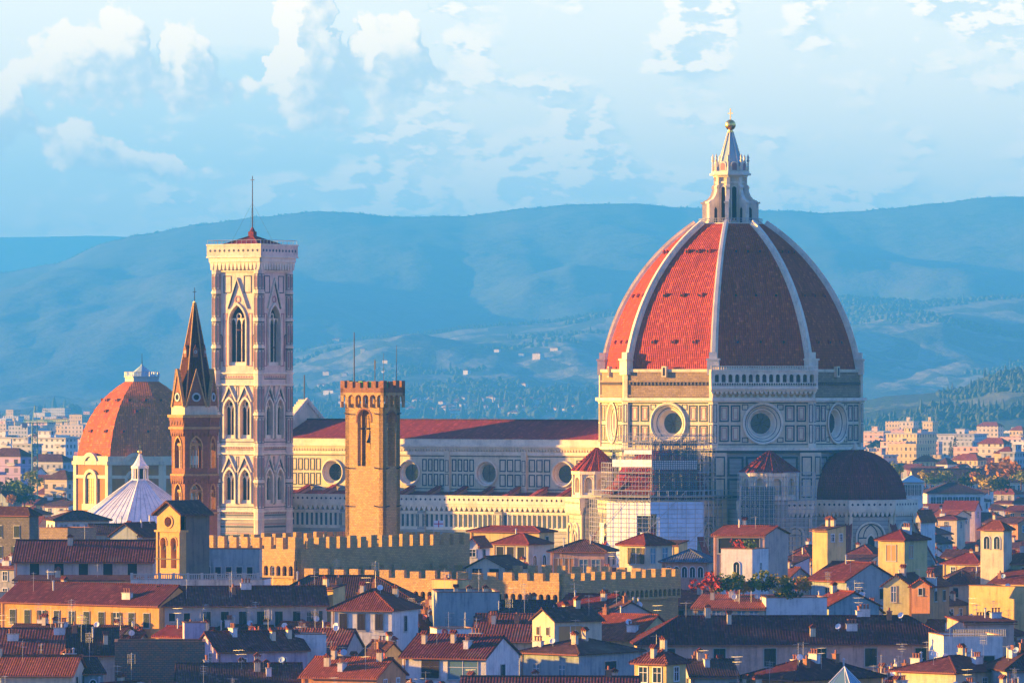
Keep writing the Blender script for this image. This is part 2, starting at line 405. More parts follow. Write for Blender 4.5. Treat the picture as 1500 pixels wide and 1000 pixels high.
gb = MB(); gb.add([(-9000, -60, 0), (9000, -60, 0), (9000, 26300, 0), (-9000, 26300, 0)], [(0, 1, 2, 3)], M_ground())
tag(gb.build('ground'), kind='structure')
def interp(pts, x):
    if x <= pts[0][0]: return pts[0][1]
    for (a, b), (c, d) in zip(pts, pts[1:]):
        if x <= c: t = (x-a)/(c-a); t = t*t*(3-2*t)*.5+t*.5; return b+(d-b)*t
    return pts[-1][1]
class Hill:
    def __init__(s, ridge, dr, df, amp, seed, back=1500, pw=1.0, ny=46):
        s.r, s.dr, s.df, s.amp, s.seed, s.back, s.pw, s.ny = ridge, dr, df, amp, seed, back, pw, ny
    def h(s, x, d):
        px = 750+x/s.dr*F
        top = zof(interp(s.r, px), s.dr)
        top += mn.fractal(Vector((x/300, s.seed, 0)), 1.0, 2, 4)*s.amp*.10
        if d <= s.dr:
            t = max(0, (d-s.df)/(s.dr-s.df))
            rav = mn.fractal(Vector((x/(s.amp*7)+d/9000, d/(s.amp*22), s.seed)), .9, 2.1, 6)
            return top*t**s.pw+rav*s.amp*math.sin(math.pi*min(1, t)**.8)*1.0-2*(1-t)
        return top*(1-((d-s.dr)/s.back)**1.5)-5*(d-s.dr)/s.back
    def build(s, name, mat, x0=-420, x1=1920, nx=150):
        vs, fs = [], []; ds = [s.df+(s.dr-s.df)*i/s.ny for i in range(s.ny+1)]+[s.dr+s.back*(i+1)/6 for i in range(6)]
        for d in ds:
            for i in range(nx+1):
                x = (x0+(x1-x0)*i/nx-750)/F*s.dr
                vs.append((x, d, s.h(x, d)))
        n = nx+1
        for j in range(len(ds)-1):
            for i in range(nx): fs.append((j*n+i, j*n+i+1, (j+1)*n+i+1, (j+1)*n+i))
        me = bpy.data.meshes.new(name); me.from_pydata(vs, [], fs); me.materials.append(mat)
        me.polygons.foreach_set('use_smooth', [True]*len(fs))
        return tag(link(name, me), kind='structure')
MF = M_hill('far_mountain_cover', (.07, .085, .06), (.105, .11, .08), .0018, .56, False)
MM = M_hill('middle_hill_cover', (.04, .06, .045), (.26, .25, .17), .0046, .50)
MN = M_hill('near_hill_cover', (.03, .05, .022), (.16, .17, .08), .006, .56)
HA = Hill([(-400, 352), (60, 347), (150, 345), (260, 352), (420, 375), (900, 400), (1900, 400)], 24500, 22500, 32, 1)
HA.build('distant_mountain', MF, nx=60)
HB = Hill([(-450, 470), (-100, 425), (0, 400), (80, 383), (150, 358), (210, 345), (300, 327), (380, 315), (430, 311), (500, 313), (600, 318), (680, 316), (760, 306),
           (840, 300), (930, 298), (1010, 303), (1070, 306), (1130, 308), (1200, 312), (1260, 311), (1300, 306), (1380, 297), (1440, 291), (1500, 288), (1700, 300), (1920, 330)], 17000, 11800, 80, 3, back=2000)
HB.build('mountain', MF, nx=200)
HC = Hill([(-450, 600), (-50, 602), (250, 592), (330, 565), (380, 540), (432, 515), (500, 499), (560, 494), (640, 489), (690, 481), (740, 476), (800, 472), (870, 459), (950, 448),
           (1050, 440), (1150, 436), (1235, 435), (1290, 441), (1335, 445), (1380, 441), (1440, 435), (1500, 431), (1700, 440), (1920, 470)], 12500, 8800, 60, 8)
HC.build('middle_hill', MM, nx=200)
HD = Hill([(-450, 615), (800, 618), (960, 612), (1100, 604), (1200, 596), (1262, 588), (1300, 580), (1350, 577), (1400, 573), (1440, 552), (1470, 545), (1500, 540), (1640, 530), (1920, 545)], 6500, 5000, 17, 15, back=700)
HD.build('near_hill', MN, nx=120)
# woods: on these slopes they read as one mass
def M_leaf(name, a, b_, sc_=.4):
    m, nt, b = new_mat(name, .85)
    g = nt.nodes.new('ShaderNodeNewGeometry'); r = N(nt, g.outputs['Random Per Island'])
    n = noise(nt, coords(nt, 'Object'), sc_, 3, .6)
    nt.links.new(mixc(nt, (r*.7+(n-.35)*.8).clamp(), a, b_), b.inputs['Base Color']); return m
WOOD_D = M_leaf('wood_foliage', (.02, .04, .018), (.07, .09, .035), .02)
def woods(name, hill, n, x0, x1, t0, t1, seed, size, cyp=.35, clump=.05):
    rnd = random.Random(seed); mb = MB(); k = 0; tries = 0
    while k < n and tries < n*14:
        tries += 1
        d = hill.df+(hill.dr-hill.df)*rnd.uniform(t0, t1); px = rnd.uniform(x0, x1)
        x = (px-750)/F*d
        if mn.noise(Vector((x/420, d/420, seed))) < clump: continue
        k += 1; z = hill.h(x, d)-1; s_ = size*rnd.uniform(.6, 1.35)
        if rnd.random() < cyp:
            hh, r = s_*1.9, s_*.28; prof = [(r*.5, z), (r, z+hh*.3), (r*.8, z+hh*.6), (r*.1, z+hh)]
        else:
            hh, r = s_*1.05, s_*.6; prof = [(r*.4, z), (r, z+hh*.35), (r*.85, z+hh*.72), (r*.15, z+hh)]
        nn = 6; pts = []
        for rr, zz in prof:
            for i in range(nn):
                a = 6.283*i/nn; q = rr*rnd.uniform(.7, 1.25); pts.append((x+q*math.cos(a), d+q*math.sin(a), zz+rnd.uniform(-.08, .08)*hh))
        mb.add(pts, [(j*nn+i, j*nn+(i+1) % nn, (j+1)*nn+(i+1) % nn, (j+1)*nn+i) for j in range(3) for i in range(nn)]+[tuple(range(3*nn, 4*nn))], WOOD_D)
    return tag(mb.build(name), 'hazy dark woodland spread over the slope', 'woodland', kind='stuff')
tag(woods('hillside_wood', HC, 5200, 300, 1700, .05, 1.0, 4, 7.5, .06, .14), 'bluish woodland patches spread over the middle hills', 'woodland')
tag(woods('cypress_wood', HD, 3200, 1150, 1700, .15, 1.0, 9, 6, .16, .10), 'dark wood of cypresses and pines on the near slope at right', 'woodland')
tag(woods('plain_wood', HC, 500, -50, 1000, .0, .12, 21, 12, .3, .02), 'bluish trees among villas at the foot of the hills', 'woodland')
def ridge_trees(name, hill, n, x0, x1, size, seed, label):
    rnd = random.Random(seed); mb = MB()
    for i in range(n):
        px = rnd.uniform(x0, x1); d = hill.dr-rnd.uniform(0, 60); x = (px-750)/F*hill.dr
        z = hill.h(x, d)-2; s_ = size*rnd.uniform(.5, 1.2)
        mb.lathe([(s_*.3, z), (s_*.5, z+s_*.5), (s_*.3, z+s_), (.2, z+s_*1.3)], WOOD_D, 5, x, d, False)
    tag(mb.build(name), label, 'woodland', kind='stuff')
ridge_trees('ridge_wood', HC, 900, 420, 1560, 7, 31, 'thin line of trees along the crest of the middle hills')
ridge_trees('mountain_ridge_wood', HB, 900, 0, 1560, 5, 32, 'thin line of trees along the mountain crest')
# haze
hb = MB(); hb.box(-9800, 9800, -120, 26600, -6, 740, None)
hb.mats = []
me = bpy.data.meshes.new('haze'); me.from_pydata(hb.v, [], hb.f)
haze = tag(link('haze', me), kind='stuff', label='blue evening haze filling the valley air', cat='haze')
hm = bpy.data.materials.new('haze_air'); hm.use_nodes = True; hn = hm.node_tree; hn.nodes.clear()
ho = hn.nodes.new('ShaderNodeOutputMaterial'); pv = hn.nodes.new('ShaderNodeVolumePrincipled')
hn.links.new(pv.outputs[0], ho.inputs['Volume'])
pv.inputs['Color'].default_value = (.06, .41, 1.0, 1); pv.inputs['Density'].default_value = 1.02e-4
pv.inputs['Anisotropy'].default_value = 0.0
me.materials.append(hm)
# ------------------------------------------------------------------ the cathedral (local x = east along the nave, -y = south)
TH = 32.0
DC = (xof(1070, 1345), 1345.0)
def loc2w(x, y): c_, s_ = math.cos(R(TH)), math.sin(R(TH)); return (DC[0]+x*c_+y*s_, DC[1]-x*s_+y*c_)
cath = thing('cathedral', 'huge marble cathedral with a ribbed red dome and long nave', 'cathedral', (*DC, 0), R(-TH))
def face(phi, ap, cx=0, cy=0):
    """frame of a wall face with outward normal at angle phi (degrees) and apothem ap"""
    return wallM((cx+ap*math.cos(R(phi)), cy+ap*math.sin(R(phi)), 0), R(phi+90))
def corbels(mb, x0, x1, z0, z1, out_, mat, step=.95, bw=.38):
    zt = z0+(z1-z0)*.62
    mb.box(x0, x1, -out_, 0, zt, z1, mat)
    n = max(1, int((x1-x0)/step)); st = (x1-x0)/n
    for i in range(n):
        xc = x0+st*(i+.5)
        mb.slab([(xc-bw/2, z0), (xc+bw/2, z0), (xc+st*.5, zt), (xc-st*.5, zt)], -out_*.8, 0, mat)
def dots(mb, x0, x1, z, s_, y, mat, step=1.3):
    n = max(1, int((x1-x0)/step)); st = (x1-x0)/n
    for i in range(n):
        xc = x0+st*(i+.5); mb.slab([(xc, z-s_), (xc+s_, z), (xc, z+s_), (xc-s_, z)], y-.03, y+.02, mat)
def panels(mb, x0, x1, z0, z1, nx, nz, mat, t=.2, gap=.35, y=0, inner=None):
    w_, h = (x1-x0)/nx, (z1-z0)/nz
    for i in range(nx):
        for j in range(nz):
            a, b, c_, d = x0+i*w_+gap/2, x0+(i+1)*w_-gap/2, z0+j*h+gap/2, z0+(j+1)*h-gap/2
            mb.frame(a, b, c_, d, t, y-.06, y+.02, mat)
            if inner: mb.frame(a+t*1.6, b-t*1.6, c_+t*1.6, d-t*1.6, t*.55, y-.05, y+.02, inner)
def octo(Rv, rot=22.5): return [(Rv*math.cos(R(rot+45*i)), Rv*math.sin(R(rot+45*i))) for i in range(8)]
RV = 29.6; AP = RV*math.cos(R(22.5)); HS = RV*math.sin(R(22.5))
ZT = 58.6                                                       # springing of the tiled dome
# drum ---------------------------------------------------------------
drum = MB(); drum_glass = []
for k in range(8):
    phi = 45*k; drum.M = face(phi, AP); vis = phi in (270, 315, 0, 225)
    if vis:
        drum.hole(-HS, HS, 41, 51.6, 0, 46.65, 4.25, 0, MARBLE, 40)
        drum.ring(0, 46.65, [(4.25, 0), (4.7, -.35), (4.45, -.5), (4.1, -.3), (3.9, -.25), (3.6, .3), (3.2, .7), (3.0, .7), (2.5, 1.7), (2.25, 1.9)], MARBLE_C, 40)
        drum.ring(0, 46.65, [(4.12, -.32), (3.93, -.30)], GREEN, 40); drum.ring(0, 46.65, [(3.42, .43), (3.25, .68)], GREEN, 40)
        for sx in (-1, 1):
            a, b = (4.9, 10.15) if sx > 0 else (-10.15, -4.9)
            panels(drum, a, b, 42.4, 46.5, 2, 1, GREEN, .32, .42, 0, PINK); panels(drum, a, b, 46.8, 50.9, 2, 1, GREEN, .32, .42, 0, PINK)
            drum.frame(*(sorted((sx*3.3, sx*4.75))), 49.6, 50.9, .2, -.05, .02, GREEN); drum.frame(*(sorted((sx*3.3, sx*4.75))), 42.4, 43.6, .2, -.05, .02, GREEN)
        drum.box(-HS, HS, -.03, .02, 51.05, 51.3, GREEN); drum.box(-HS, HS, -.03, .02, 41.9, 42.15, GREEN)
    else: drum.box(-HS, HS, 0, 1, 41, 51.6, MARBLE)
    # corner pilasters
    for sx in (-1, 1):
        x0, x1 = sorted((sx*10.35, sx*(HS+.22)))
        drum.box(x0, x1, -.45, .3, 41, 51.6, MARBLE_C)
        if vis: 
            for zz in (42.3, 46.8): drum.frame(x0+.15, x1-.2, zz, zz+4.1, .17, -.5, -.43, GREEN)
    drum.box(-HS-.5, HS+.5, -1.1, .5, 51.6, 52.3, MARBLE_C); drum.box(-HS-.3, HS+.3, -.6, .5, 51.3, 51.6, MARBLE_C)
    drum.box(-HS-.45, HS+.45, -1.0, .5, 40.7, 41.3, MARBLE_C); drum.box(-HS-.3, HS+.3, -.6, .5, 40.1, 40.7, GREEN)
    # rough unfinished band above the cornice, with putlog corbels
    if phi != 315:
        drum.box(-HS, HS, 0, 1, 52.3, ZT, ROUGH)
        drum.box(-HS-.1, HS+.1, -.35, .2, 58.0, ZT+.05, MARBLE)
        for i in range(22): drum.box(-10+i*.93, -9.6+i*.93, -.55, 0, 55.15, 55.75, PIETRA_D)
        drum.box(-HS, HS, -.22, .1, 55.8, 56.15, ROUGH); drum.box(-HS, HS, -.25, .1, 52.5, 53.0, ROUGH)
        for sx in (-1, 1):
            x0, x1 = sorted((sx*10.5, sx*(HS+.15))); drum.box(x0, x1, -.35, .3, 52.3, ZT+1.6, MARBLE)
        drum.box(-1.4, -.2, -.9, 0, 56.9, 59.3, MARBLE); drum.box(-1.05, -.5, -.93, -.8, 57.2, 59.0, DARK)
    else:
        drum.box(-HS, HS, 0, 1, 52.3, 59, MARBLE)
    # lower body, green striped marble
    drum.box(-HS, HS, 0, 1, 20, 40.4, MSTRIPE if vis else MARBLE)
    if vis:
        for sx in (-1, 1):
            x0, x1 = sorted((sx*8.4, sx*(HS+.2)))
            drum.box(x0, x1, -.7, .3, 20, 40.2, MARBLE)
            panels(drum, x0+.1, x1-.2, 30, 39.6, 1, 2, GREEN, .3, .4, -.7)
        panels(drum, -8.3, 8.3, 30, 39.6, 4, 2, GREEN, .45, .5)
drum.build('drum', cath)
g = MB()
for phi in (270, 315, 0, 225):
    g.M = face(phi, AP); g.disc(0, 46.65, 2.4, 1.85, GLASS)
    for a in range(4): 
        t = R(45*a+22.5); g.tube((-2.3*math.cos(t), 1.8, 46.65-2.3*math.sin(t)), (2.3*math.cos(t), 1.8, 46.65+2.3*math.sin(t)), .07, IRON)
    g.build('round_window', cath); g = MB()
# gallery on the south-east face --------------------------------------
ga = MB(face(315, AP)); gw = HS+.9
ga.box(-gw, gw, -1.7, 0, 54.2, 54.9, MARBLE_C)
corbels(ga, -gw+.1, gw-.1, 53.2, 54.2, 1.3, MARBLE_C, 1.0, .35)
ga.box(-HS, HS, -.25, 0, 52.3, 53.2, MARBLE)
for i in range(16): ga.slab([(-10.6+i*1.4, 52.45), (-10.0+i*1.4, 52.45), (-9.8+i*1.4, 53.05), (-10.8+i*1.4, 53.05)], -.33, -.2, PIETRA)
for zz, zt in ((54.9, 55.75), (58.5, 59.35)):
    n = 44
    for i in range(n): xc = -gw+.15+(2*gw-.3)*i/(n-1); ga.box(xc-.09, xc+.09, -1.62, -1.48, zz, zt-.2, MARBLE_C)
    ga.box(-gw, gw, -1.7, -1.4, zt-.2, zt, MARBLE_C)
nA = 15; step = 2*(gw-.6)/nA
ga.wall(-gw, gw, 55.75, 58.3, [(-gw+.6+step*(i+.5), step*.62, 55.75, 57.05, False) for i in range(nA)], -1.5, -1.0, MARBLE_C, 8)
ga.box(-gw, gw, -1.75, 0, 58.2, 58.5, MARBLE_C)
for s_ in (-1, 1): ga.box(*sorted((s_*gw, s_*(gw-.4))), -1.6, 0, 54.9, 58.3, MARBLE_C)
ga.box(-gw+.4, gw-.4, -.08, -.02, 55.2, 58.2, PIETRA_D)
ga.build('arcaded_gallery', cath)
# dome ----------------------------------------------------------------
def rv(z):                                                      # pointed profile
    return math.sqrt(max(0, 47.0**2-(z-51.9)**2))-17.6
zs = [ZT+(91.3-ZT)*i/26 for i in range(27)]
dome = MB(); arc = [0]
for a, b in zip(zs, zs[1:]): arc.append(arc[-1]+math.hypot(b-a, rv(b)-rv(a)))
for k in range(8):
    a0, a1 = R(45*k-22.5), R(45*k+22.5); pts, fs, uvs = [], [], []
    for i, z in enumerate(zs):
        r = rv(z)-.25; pts += [(r*math.cos(a0), r*math.sin(a0), z), (r*math.cos(a1), r*math.sin(a1), z)]
    for i in range(26):
        fs.append((2*i, 2*i+1, 2*i+3, 2*i+2)); h0_, h1_ = rv(zs[i])*.38, rv(zs[i+1])*.38
        uvs.append([(-h0_, arc[i]), (h0_, arc[i]), (h1_, arc[i+1]), (-h1_, arc[i+1])])
    dome.add(pts, fs, TILE_DOME, uvs)
    for z, sp in ((64.3, .5), (74.7, .52), (84.6, .45)):
        r = (rv(z)-.25)*math.cos(R(22.5)); dome.M = face(45*k, r)
        for q in (-1, 0, 1):
            xc = q*r*.414*sp
            dome.box(xc-.42, xc+.42, -.30, .5, z, z+.9, TILE_DOME); dome.box(xc-.25, xc+.25, -.34, .2, z+.08, z+.62, DARK)
        dome.M = Matrix()
dm = dome.build('dome', cath)
for k in range(8):
    a = R(45*k+22.5); rb = MB(Matrix.Rotation(a, 4, 'Z')); pts, fs = [], []
    sec = [(-1, -.3), (-1, .45), (-.55, .5), (-.5, 1.0), (.5, 1.0), (.55, .5), (1, .45), (1, -.3)]
    for i, z in enumerate(zs):
        hw = .86-.3*i/26; dz = .04
        t = Vector((-(rv(z+dz)-rv(z-dz)), 0, -2*dz)).normalized(); nrm = Vector((-t.z, 0, t.x)) if -t.z > 0 else Vector((t.z, 0, -t.x))
        for sx, o in sec: p = Vector((rv(z)-.25, 0, z))+nrm*o; pts.append((p.x, sx*hw, p.z))
    n = len(sec)
    fs = [(i*n+j, i*n+j+1, (i+1)*n+j+1, (i+1)*n+j) for i in range(26) for j in range(n-1)]
    rb.add(pts, fs, MARBLE_C)
    rb.box(RV-1.2, RV+.55, -1.3, 1.3, 57.4, 60.6, MARBLE_C); rb.box(RV-1.2, RV+.75, -1.5, 1.5, 60.6, 61.0, MARBLE_C); rb.box(RV-1.2, RV+.2, -.9, .9, 61.0, 62.4, MARBLE_C)
    rb.build('rib', dm)
# lantern ---------------------------------------------------------------
la = MB()
la.prism(octo(7.4), 90.9, 91.5, MARBLE_C); la.prism(octo(6.9), 90.2, 90.9, MARBLE)
LO = octo(7.2)
for i in range(8):
    a, b = Vector((*LO[i], 0)), Vector((*LO[(i+1) % 8], 0))
    for t in range(6): p = a.lerp(b, t/6); la.cyl(p.x, p.y, 91.5, 92.5, .06, .06, STEEL, 4)
    la.tube((a.x, a.y, 92.5), (b.x, b.y, 92.5), .06, STEEL); la.tube((a.x, a.y, 92.0), (b.x, b.y, 92.0), .04, STEEL)
la.prism(octo(3.35), 91.5, 102.3, MARBLE)
for k in range(8):
    la.M = face(45*k, 3.35*.924)
    la.arch(0, 1.1, 92.2, 99.2, -.04, .05, DARK); la.archband(0, 1.1, 92.2, 99.2, .22, -.28, .02, MARBLE_C)
    la.box(-1.5, 1.5, -.25, 0, 100.5, 100.9, MARBLE_C)
    # shell niches of the crown
    la.M = face(45*k, 3.35*.924+.15)
    la.box(-1.5, 1.5, -.2, .6, 103.2, 104.2, MARBLE_C); la.arch(0, 1.6, 103.3, 104.6, -.32, .4, MARBLE_C); la.arch(0, 1.1, 103.4, 104.55, -.36, .1, PINK)
    # buttress with volute at each corner
    la.M = Matrix.Rotation(R(45*k+22.5), 4, 'Z')
    la.slab([(3.0, 91.5), (6.35, 91.5), (6.35, 96.2), (6.0, 96.6), (5.2, 96.9), (4.5, 97.8), (4.1, 99.0), (4.3, 99.6), (4.0, 100.1), (3.0, 100.3)], -.42, .42, MARBLE_C)
    la.slab([(4.1, 91.6), (4.9, 91.6), (4.9, 94.6), (4.5, 95.2), (4.1, 94.6)], -.45, .45, DARK)
    la.box(6.0, 6.7, -.6, .6, 95.9, 96.3, MARBLE_C); la.box(5.9, 6.6, -.55, .55, 91.5, 92.1, MARBLE_C)
    la.box(2.9, 3.75, -.4, .4, 100.1, 102.3, MARBLE_C)
    la.cyl(4.0, 0, 103.2, 105.2, .22, .2, MARBLE_C, 6); la.lathe([(0, 105.1), (.38, 105.5), (.2, 106.0), (.3, 106.3), (0, 107.2)], MARBLE_C, 6, 4.0, 0)
    la.M = Matrix()
la.prism(octo(3.9), 101.9, 102.3, MARBLE_C); la.prism(octo(4.7), 102.3, 102.75, MARBLE_C); la.prism(octo(4.3), 102.75, 103.2, MARBLE_C)
lan = la.build('lantern', cath)
cn = MB(); cn.prism(octo(3.15), 103.2, 112.2, COPPER, taper=.17)
for k in range(8): 
    a = R(45*k+22.5); cn.tube((3.2*math.cos(a), 3.2*math.sin(a), 103.2), (.55*math.cos(a), .55*math.sin(a), 112.2), .16, MARBLE_C)
cn.build('cone', lan)
b_ = MB(); b_.lathe([(.5, 111.8), (.75, 112.1), (.45, 112.5), (.6, 112.7)]+[(1.22*math.sin(t), 113.7-1.22*math.cos(t)) for t in [R(30+15*i) for i in range(10)]]+[(0, 114.92)], GOLD, 20)
b_.build('golden_ball', lan)
x_ = MB(); x_.box(-.09, .09, -.09, .09, 114.8, 117.4, GOLD); x_.box(-.65, .65, -.08, .08, 116.2, 116.4, GOLD); x_.build('cross', lan)
# exedrae ---------------------------------------------------------------
def exedra(px_, py_, r, z0, z1, z2, tm_):
    e = MB(); n = 10; ap = r*math.cos(math.pi/n); hs = r*math.sin(math.pi/n)
    e.cyl(px_, py_, z0-6, z1-.2, r-1.1, r-1.1, MARBLE, 20)
    for k in range(n):
        e.M = face(360/n*k-45, ap, px_, py_)
        e.wall(-hs, hs, z0, z1-.8, [(0, hs*1.15, z0+.5, z0+(z1-z0)*.55, False)], 0, .6, MARBLE_C, 8)
        e.archband(0, hs*1.15, z0+.5, z0+(z1-z0)*.55, .2, -.12, .02, MARBLE_C)
        for s_ in (-1, 1): e.cyl(s_*hs*.88, -.2, z0, z1-.8, .2, .2, MARBLE_C, 6)
        e.box(-hs-.15, hs+.15, -.5, .4, z1-.8, z1-.1, MARBLE_C); e.box(-hs-.1, hs+.1, -.4, .4, z0-.7, z0, MARBLE_C)
        e.box(-hs-.05, hs+.05, 0, .6, z0-8, z0-.7, MSTRIPE)
    e.M = Matrix(); o = e.build('exedra', cath)
    rf = MB(); nn = 20; hh = z2-z1
    for k in range(nn):
        a0, a1 = 2*math.pi*k/nn, 2*math.pi*(k+1)/nn; q = r+.5
        P = lambda a, rr, z: (px_+rr*math.cos(a), py_+rr*math.sin(a), z)
        rf.add([P(a0, q, z1-.1), P(a1, q, z1-.1), P(a1, .2, z2), P(a0, .2, z2)], [(0, 1, 2, 3)], tm_)
        rf.tube(P(a0, q, z1), P(a0, .2, z2+.1), .14, tm_)
    rf.build('conical_roof', o)
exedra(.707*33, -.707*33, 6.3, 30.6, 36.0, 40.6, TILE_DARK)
exedra(-.707*31, -.707*31, 5.4, 30.6, 36.0, 41.0, TILE_DOME)  # brighter tile here puts the sunlit look into this cone's colour
# tribunes ----------------------------------------------------------------
def ring_wall(mb, poly, zp, faces_):
    """lower wall with blind arches, corbel table and pierced parapet along a polygon given as face list (phi, ap, hs, cx, cy, arches)"""
    for (phi, ap, hs, cx, cy, arches) in faces_:
        mb.M = face(phi, ap, cx, cy)
        mb.box(-hs, hs, 0, 1.0, 0, zp, MSTRIPE)
        mb.box(-hs-.3, hs+.3, -.9, .3, zp-2.0, zp, MARBLE_C)
        dots(mb, -hs, hs, zp-1.0, .32, -.9, DARK, 1.15)
        mb.box(-hs-.35, hs+.35, -1.0, -.8, zp-.25, zp, MARBLE_C); mb.box(-hs-.35, hs+.35, -1.0, -.8, zp-2.1, zp-1.85, MARBLE_C)
        corbels(mb, -hs-.2, hs+.2, zp-3.6, zp-2.0, .85, MARBLE_C, 1.0, .3)
        mb.box(-hs, hs, -.04, .02, zp-3.7, zp-2.6, GREEN)
        for s_ in (-1, 1): mb.box(*sorted((s_*hs, s_*(hs-.8))), -.4, .3, 0, zp-3.6, MARBLE)
        for (xc, aw) in arches:
            zs_ = zp-8.2 if aw > 4 else zp-7.6
            mb.arch(xc, aw, 8, zs_, -.05, .02, MARBLE); mb.archband(xc, aw, 8, zs_, .35, -.45, .02, MARBLE_C, n=14)
            mb.archband(xc, aw-.7, 8, zs_, .22, -.12, .02, GREEN, n=14)
            mb.box(xc-aw/2+.4, xc+aw/2-.4, -.1, .02, zs_-.3, zs_, GREEN)
            if aw > 4:
                mb.arch(xc, 1.7, 8, zs_-1.0, -.13, .02, DARK, True); mb.archband(xc, 1.7, 8, zs_-1.0, .25, -.5, .02, MARBLE_C, True)
                mb.archband(xc, aw*.5, zs_+.1, zs_, .18, -.14, .02, GREEN, True)
            else: mb.frame(xc-aw*.22, xc+aw*.22, 10, zs_+.2, .14, -.1, .02, GREEN)
    mb.M = Matrix()
def tribune(phi0, cen):
    cx, cy = cen*math.cos(R(phi0)), cen*math.sin(R(phi0)); Rt = 13.1; ap = Rt*.924; hs = Rt*.383
    t = MB()
    ring_wall(t, None, 29.8, [(phi0+d, ap, hs, cx, cy, [(0, 6.2)]) for d in (-90, -45, 0, 45, 90)])
    t.prism([(cx+x*.96, cy+y*.96) for x, y in octo(Rt)], 27.6, 28.0, TILE_DARK)
    for d in (-112.5, -67.5, -22.5, 22.5, 67.5, 112.5):          # tiled spur buttresses running down from the half dome
        t.M = Matrix.Translation((cx, cy, 0)) @ Matrix.Rotation(R(phi0+d), 4, 'Z')
        t.slab([(Rt-.5, 10), (Rt+4.6, 10), (Rt+4.6, 15.5), (Rt-.5, 25.4)], -.5, .5, MSTRIPE)
        t.slab([(Rt-.6, 25.4), (Rt+5.0, 15.3), (Rt+5.0, 15.9), (Rt-.6, 26.0)], -.8, .8, TILE_DARK)
    t.M = Matrix(); o = t.build('tribune', cath)
    h = MB(); pr = [(11.5*math.cos(R(a)), 29.0+11.8*math.sin(R(a))) for a in range(0, 88, 6)]; arc_ = 0
    for i in range(len(pr)-1):
        (r0, z0), (r1, z1) = pr[i], pr[i+1]; L = math.hypot(r1-r0, z1-z0)
        for k in range(8):
            a0, a1 = R(45*k-22.5), R(45*k+22.5)
            q = lambda r, a, z: (cx+r*math.cos(a), cy+r*math.sin(a), z)
            h.add([q(r0, a0, z0), q(r0, a1, z0), q(r1, a1, z1), q(r1, a0, z1)], [(0, 1, 2, 3)], TILE_DARK, [[(-r0*.38, arc_), (r0*.38, arc_), (r1*.38, arc_+L), (-r1*.38, arc_+L)]])
        arc_ += L
    h.lathe([(.9, 40.4), (.9, 41.0), (.5, 41.4), (.3, 42.2), (0, 42.4)], MARBLE, 8, cx, cy)
    h.build('half_dome', o)
tribune(0, 32); tribune(-90, 31)
# sacristy blocks on the diagonals
for spec_ in ((315, 37.5, 8.4, 0, 0, [(-5.2, 5.0), (0.2, 3.0), (4.6, 3.4)]), (225, 36.0, 7.5, 0, 0, [(-4, 3.4), (1.5, 5.0)])):
    sb = MB(); ring_wall(sb, None, 29.8, [spec_]); sb.M = face(spec_[0], spec_[1]); sb.box(-8, 8, .5, 12, 0, 27.9, MSTRIPE)
    sb.M = Matrix(); sb.build('sacristy_block', cath)
# nave -----------------------------------------------------------------
WF = 115.0; SC, SA = 10.4, 21.2
def WX(px, S):                                                  # distance west of the dome seen at column px on a wall S metres south
    c_, s_ = math.cos(R(TH)), math.sin(R(TH)); k = (px-750)/F
    return (DC[0]-S*s_-k*(DC[1]-S*c_))/(c_+k*s_)
cl_ = MB(wallM((0, -SC, 0), 0))
ocx = [-WX(p, SC) for p in (488, 600, 713, 825)]
edges = [-WF]+[(a+b)/2 for a, b in zip(ocx, ocx[1:])]+[-26.5]
for i in range(4):
    a, b = edges[i], edges[i+1]; xc = ocx[i]
    cl_.hole(a, b, 28, 42.6, xc, 34.9, 2.75, 0, MARBLE, 36)
    cl_.ring(xc, 34.9, [(2.75, 0), (3.05, -.3), (2.85, -.45), (2.6, -.25), (2.45, .3), (2.2, .5), (1.95, 1.3)], MARBLE_C, 36)
    cl_.ring(xc, 34.9, [(2.62, -.28), (2.5, .1)], PINK, 36)
    cl_.box(b-.7 if i < 3 else b-.5, b+.7 if i < 3 else b, -.55, .2, 28, 40.0, MARBLE)
    for zz in (32.0, 35.1): 
        cl_.frame(b-.5, b+.5, zz, zz+2.8, .16, -.6, -.53, GREEN) if i < 3 else None
    for x0, x1 in ((a+.9, xc-3.3), (xc+3.3, b-.9)):
        n = max(1, round((x1-x0)/1.75)); panels(cl_, x0, x1, 31.7, 34.9, n, 1, GREEN, .26, .36); panels(cl_, x0, x1, 35.1, 38.3, n, 1, GREEN, .26, .36)
cl_.box(-WF, -26.5, -.04, .02, 38.7, 38.9, GREEN); cl_.box(-WF, -26.5, -.04, .02, 31.2, 31.4, GREEN); cl_.box(-WF, -26.5, -.05, .02, 30.5, 30.7, GREEN)
cl_.box(-WF, -26.5, -.3, .02, 39.1, 39.9, MARBLE_C); corbels(cl_, -WF, -26.5, 39.9, 41.0, .7, MARBLE, .75, .3)
cl_.box(-WF, -26.5, -.95, .1, 41.0, 41.5, MARBLE_C); cl_.box(-WF, -26.5, -.6, .1, 41.5, 42.7, MARBLE_C); cl_.box(-WF, -26.5, .1, 1, 42.6, 42.7, MARBLE)
cl_.build('nave_wall', cath)
for xc in ocx:
    g = MB(wallM((0, -SC, 0), 0)); g.disc(xc, 34.9, 2.0, 1.25, GLASS)
    for a in (0, 45, 90, 135): t = R(a); g.tube((xc-2*math.cos(t), 1.2, 34.9-2*math.sin(t)), (xc+2*math.cos(t), 1.2, 34.9+2*math.sin(t)), .06, IRON)
    g.build('round_window', cath)
nr = MB(); zr = 47.0
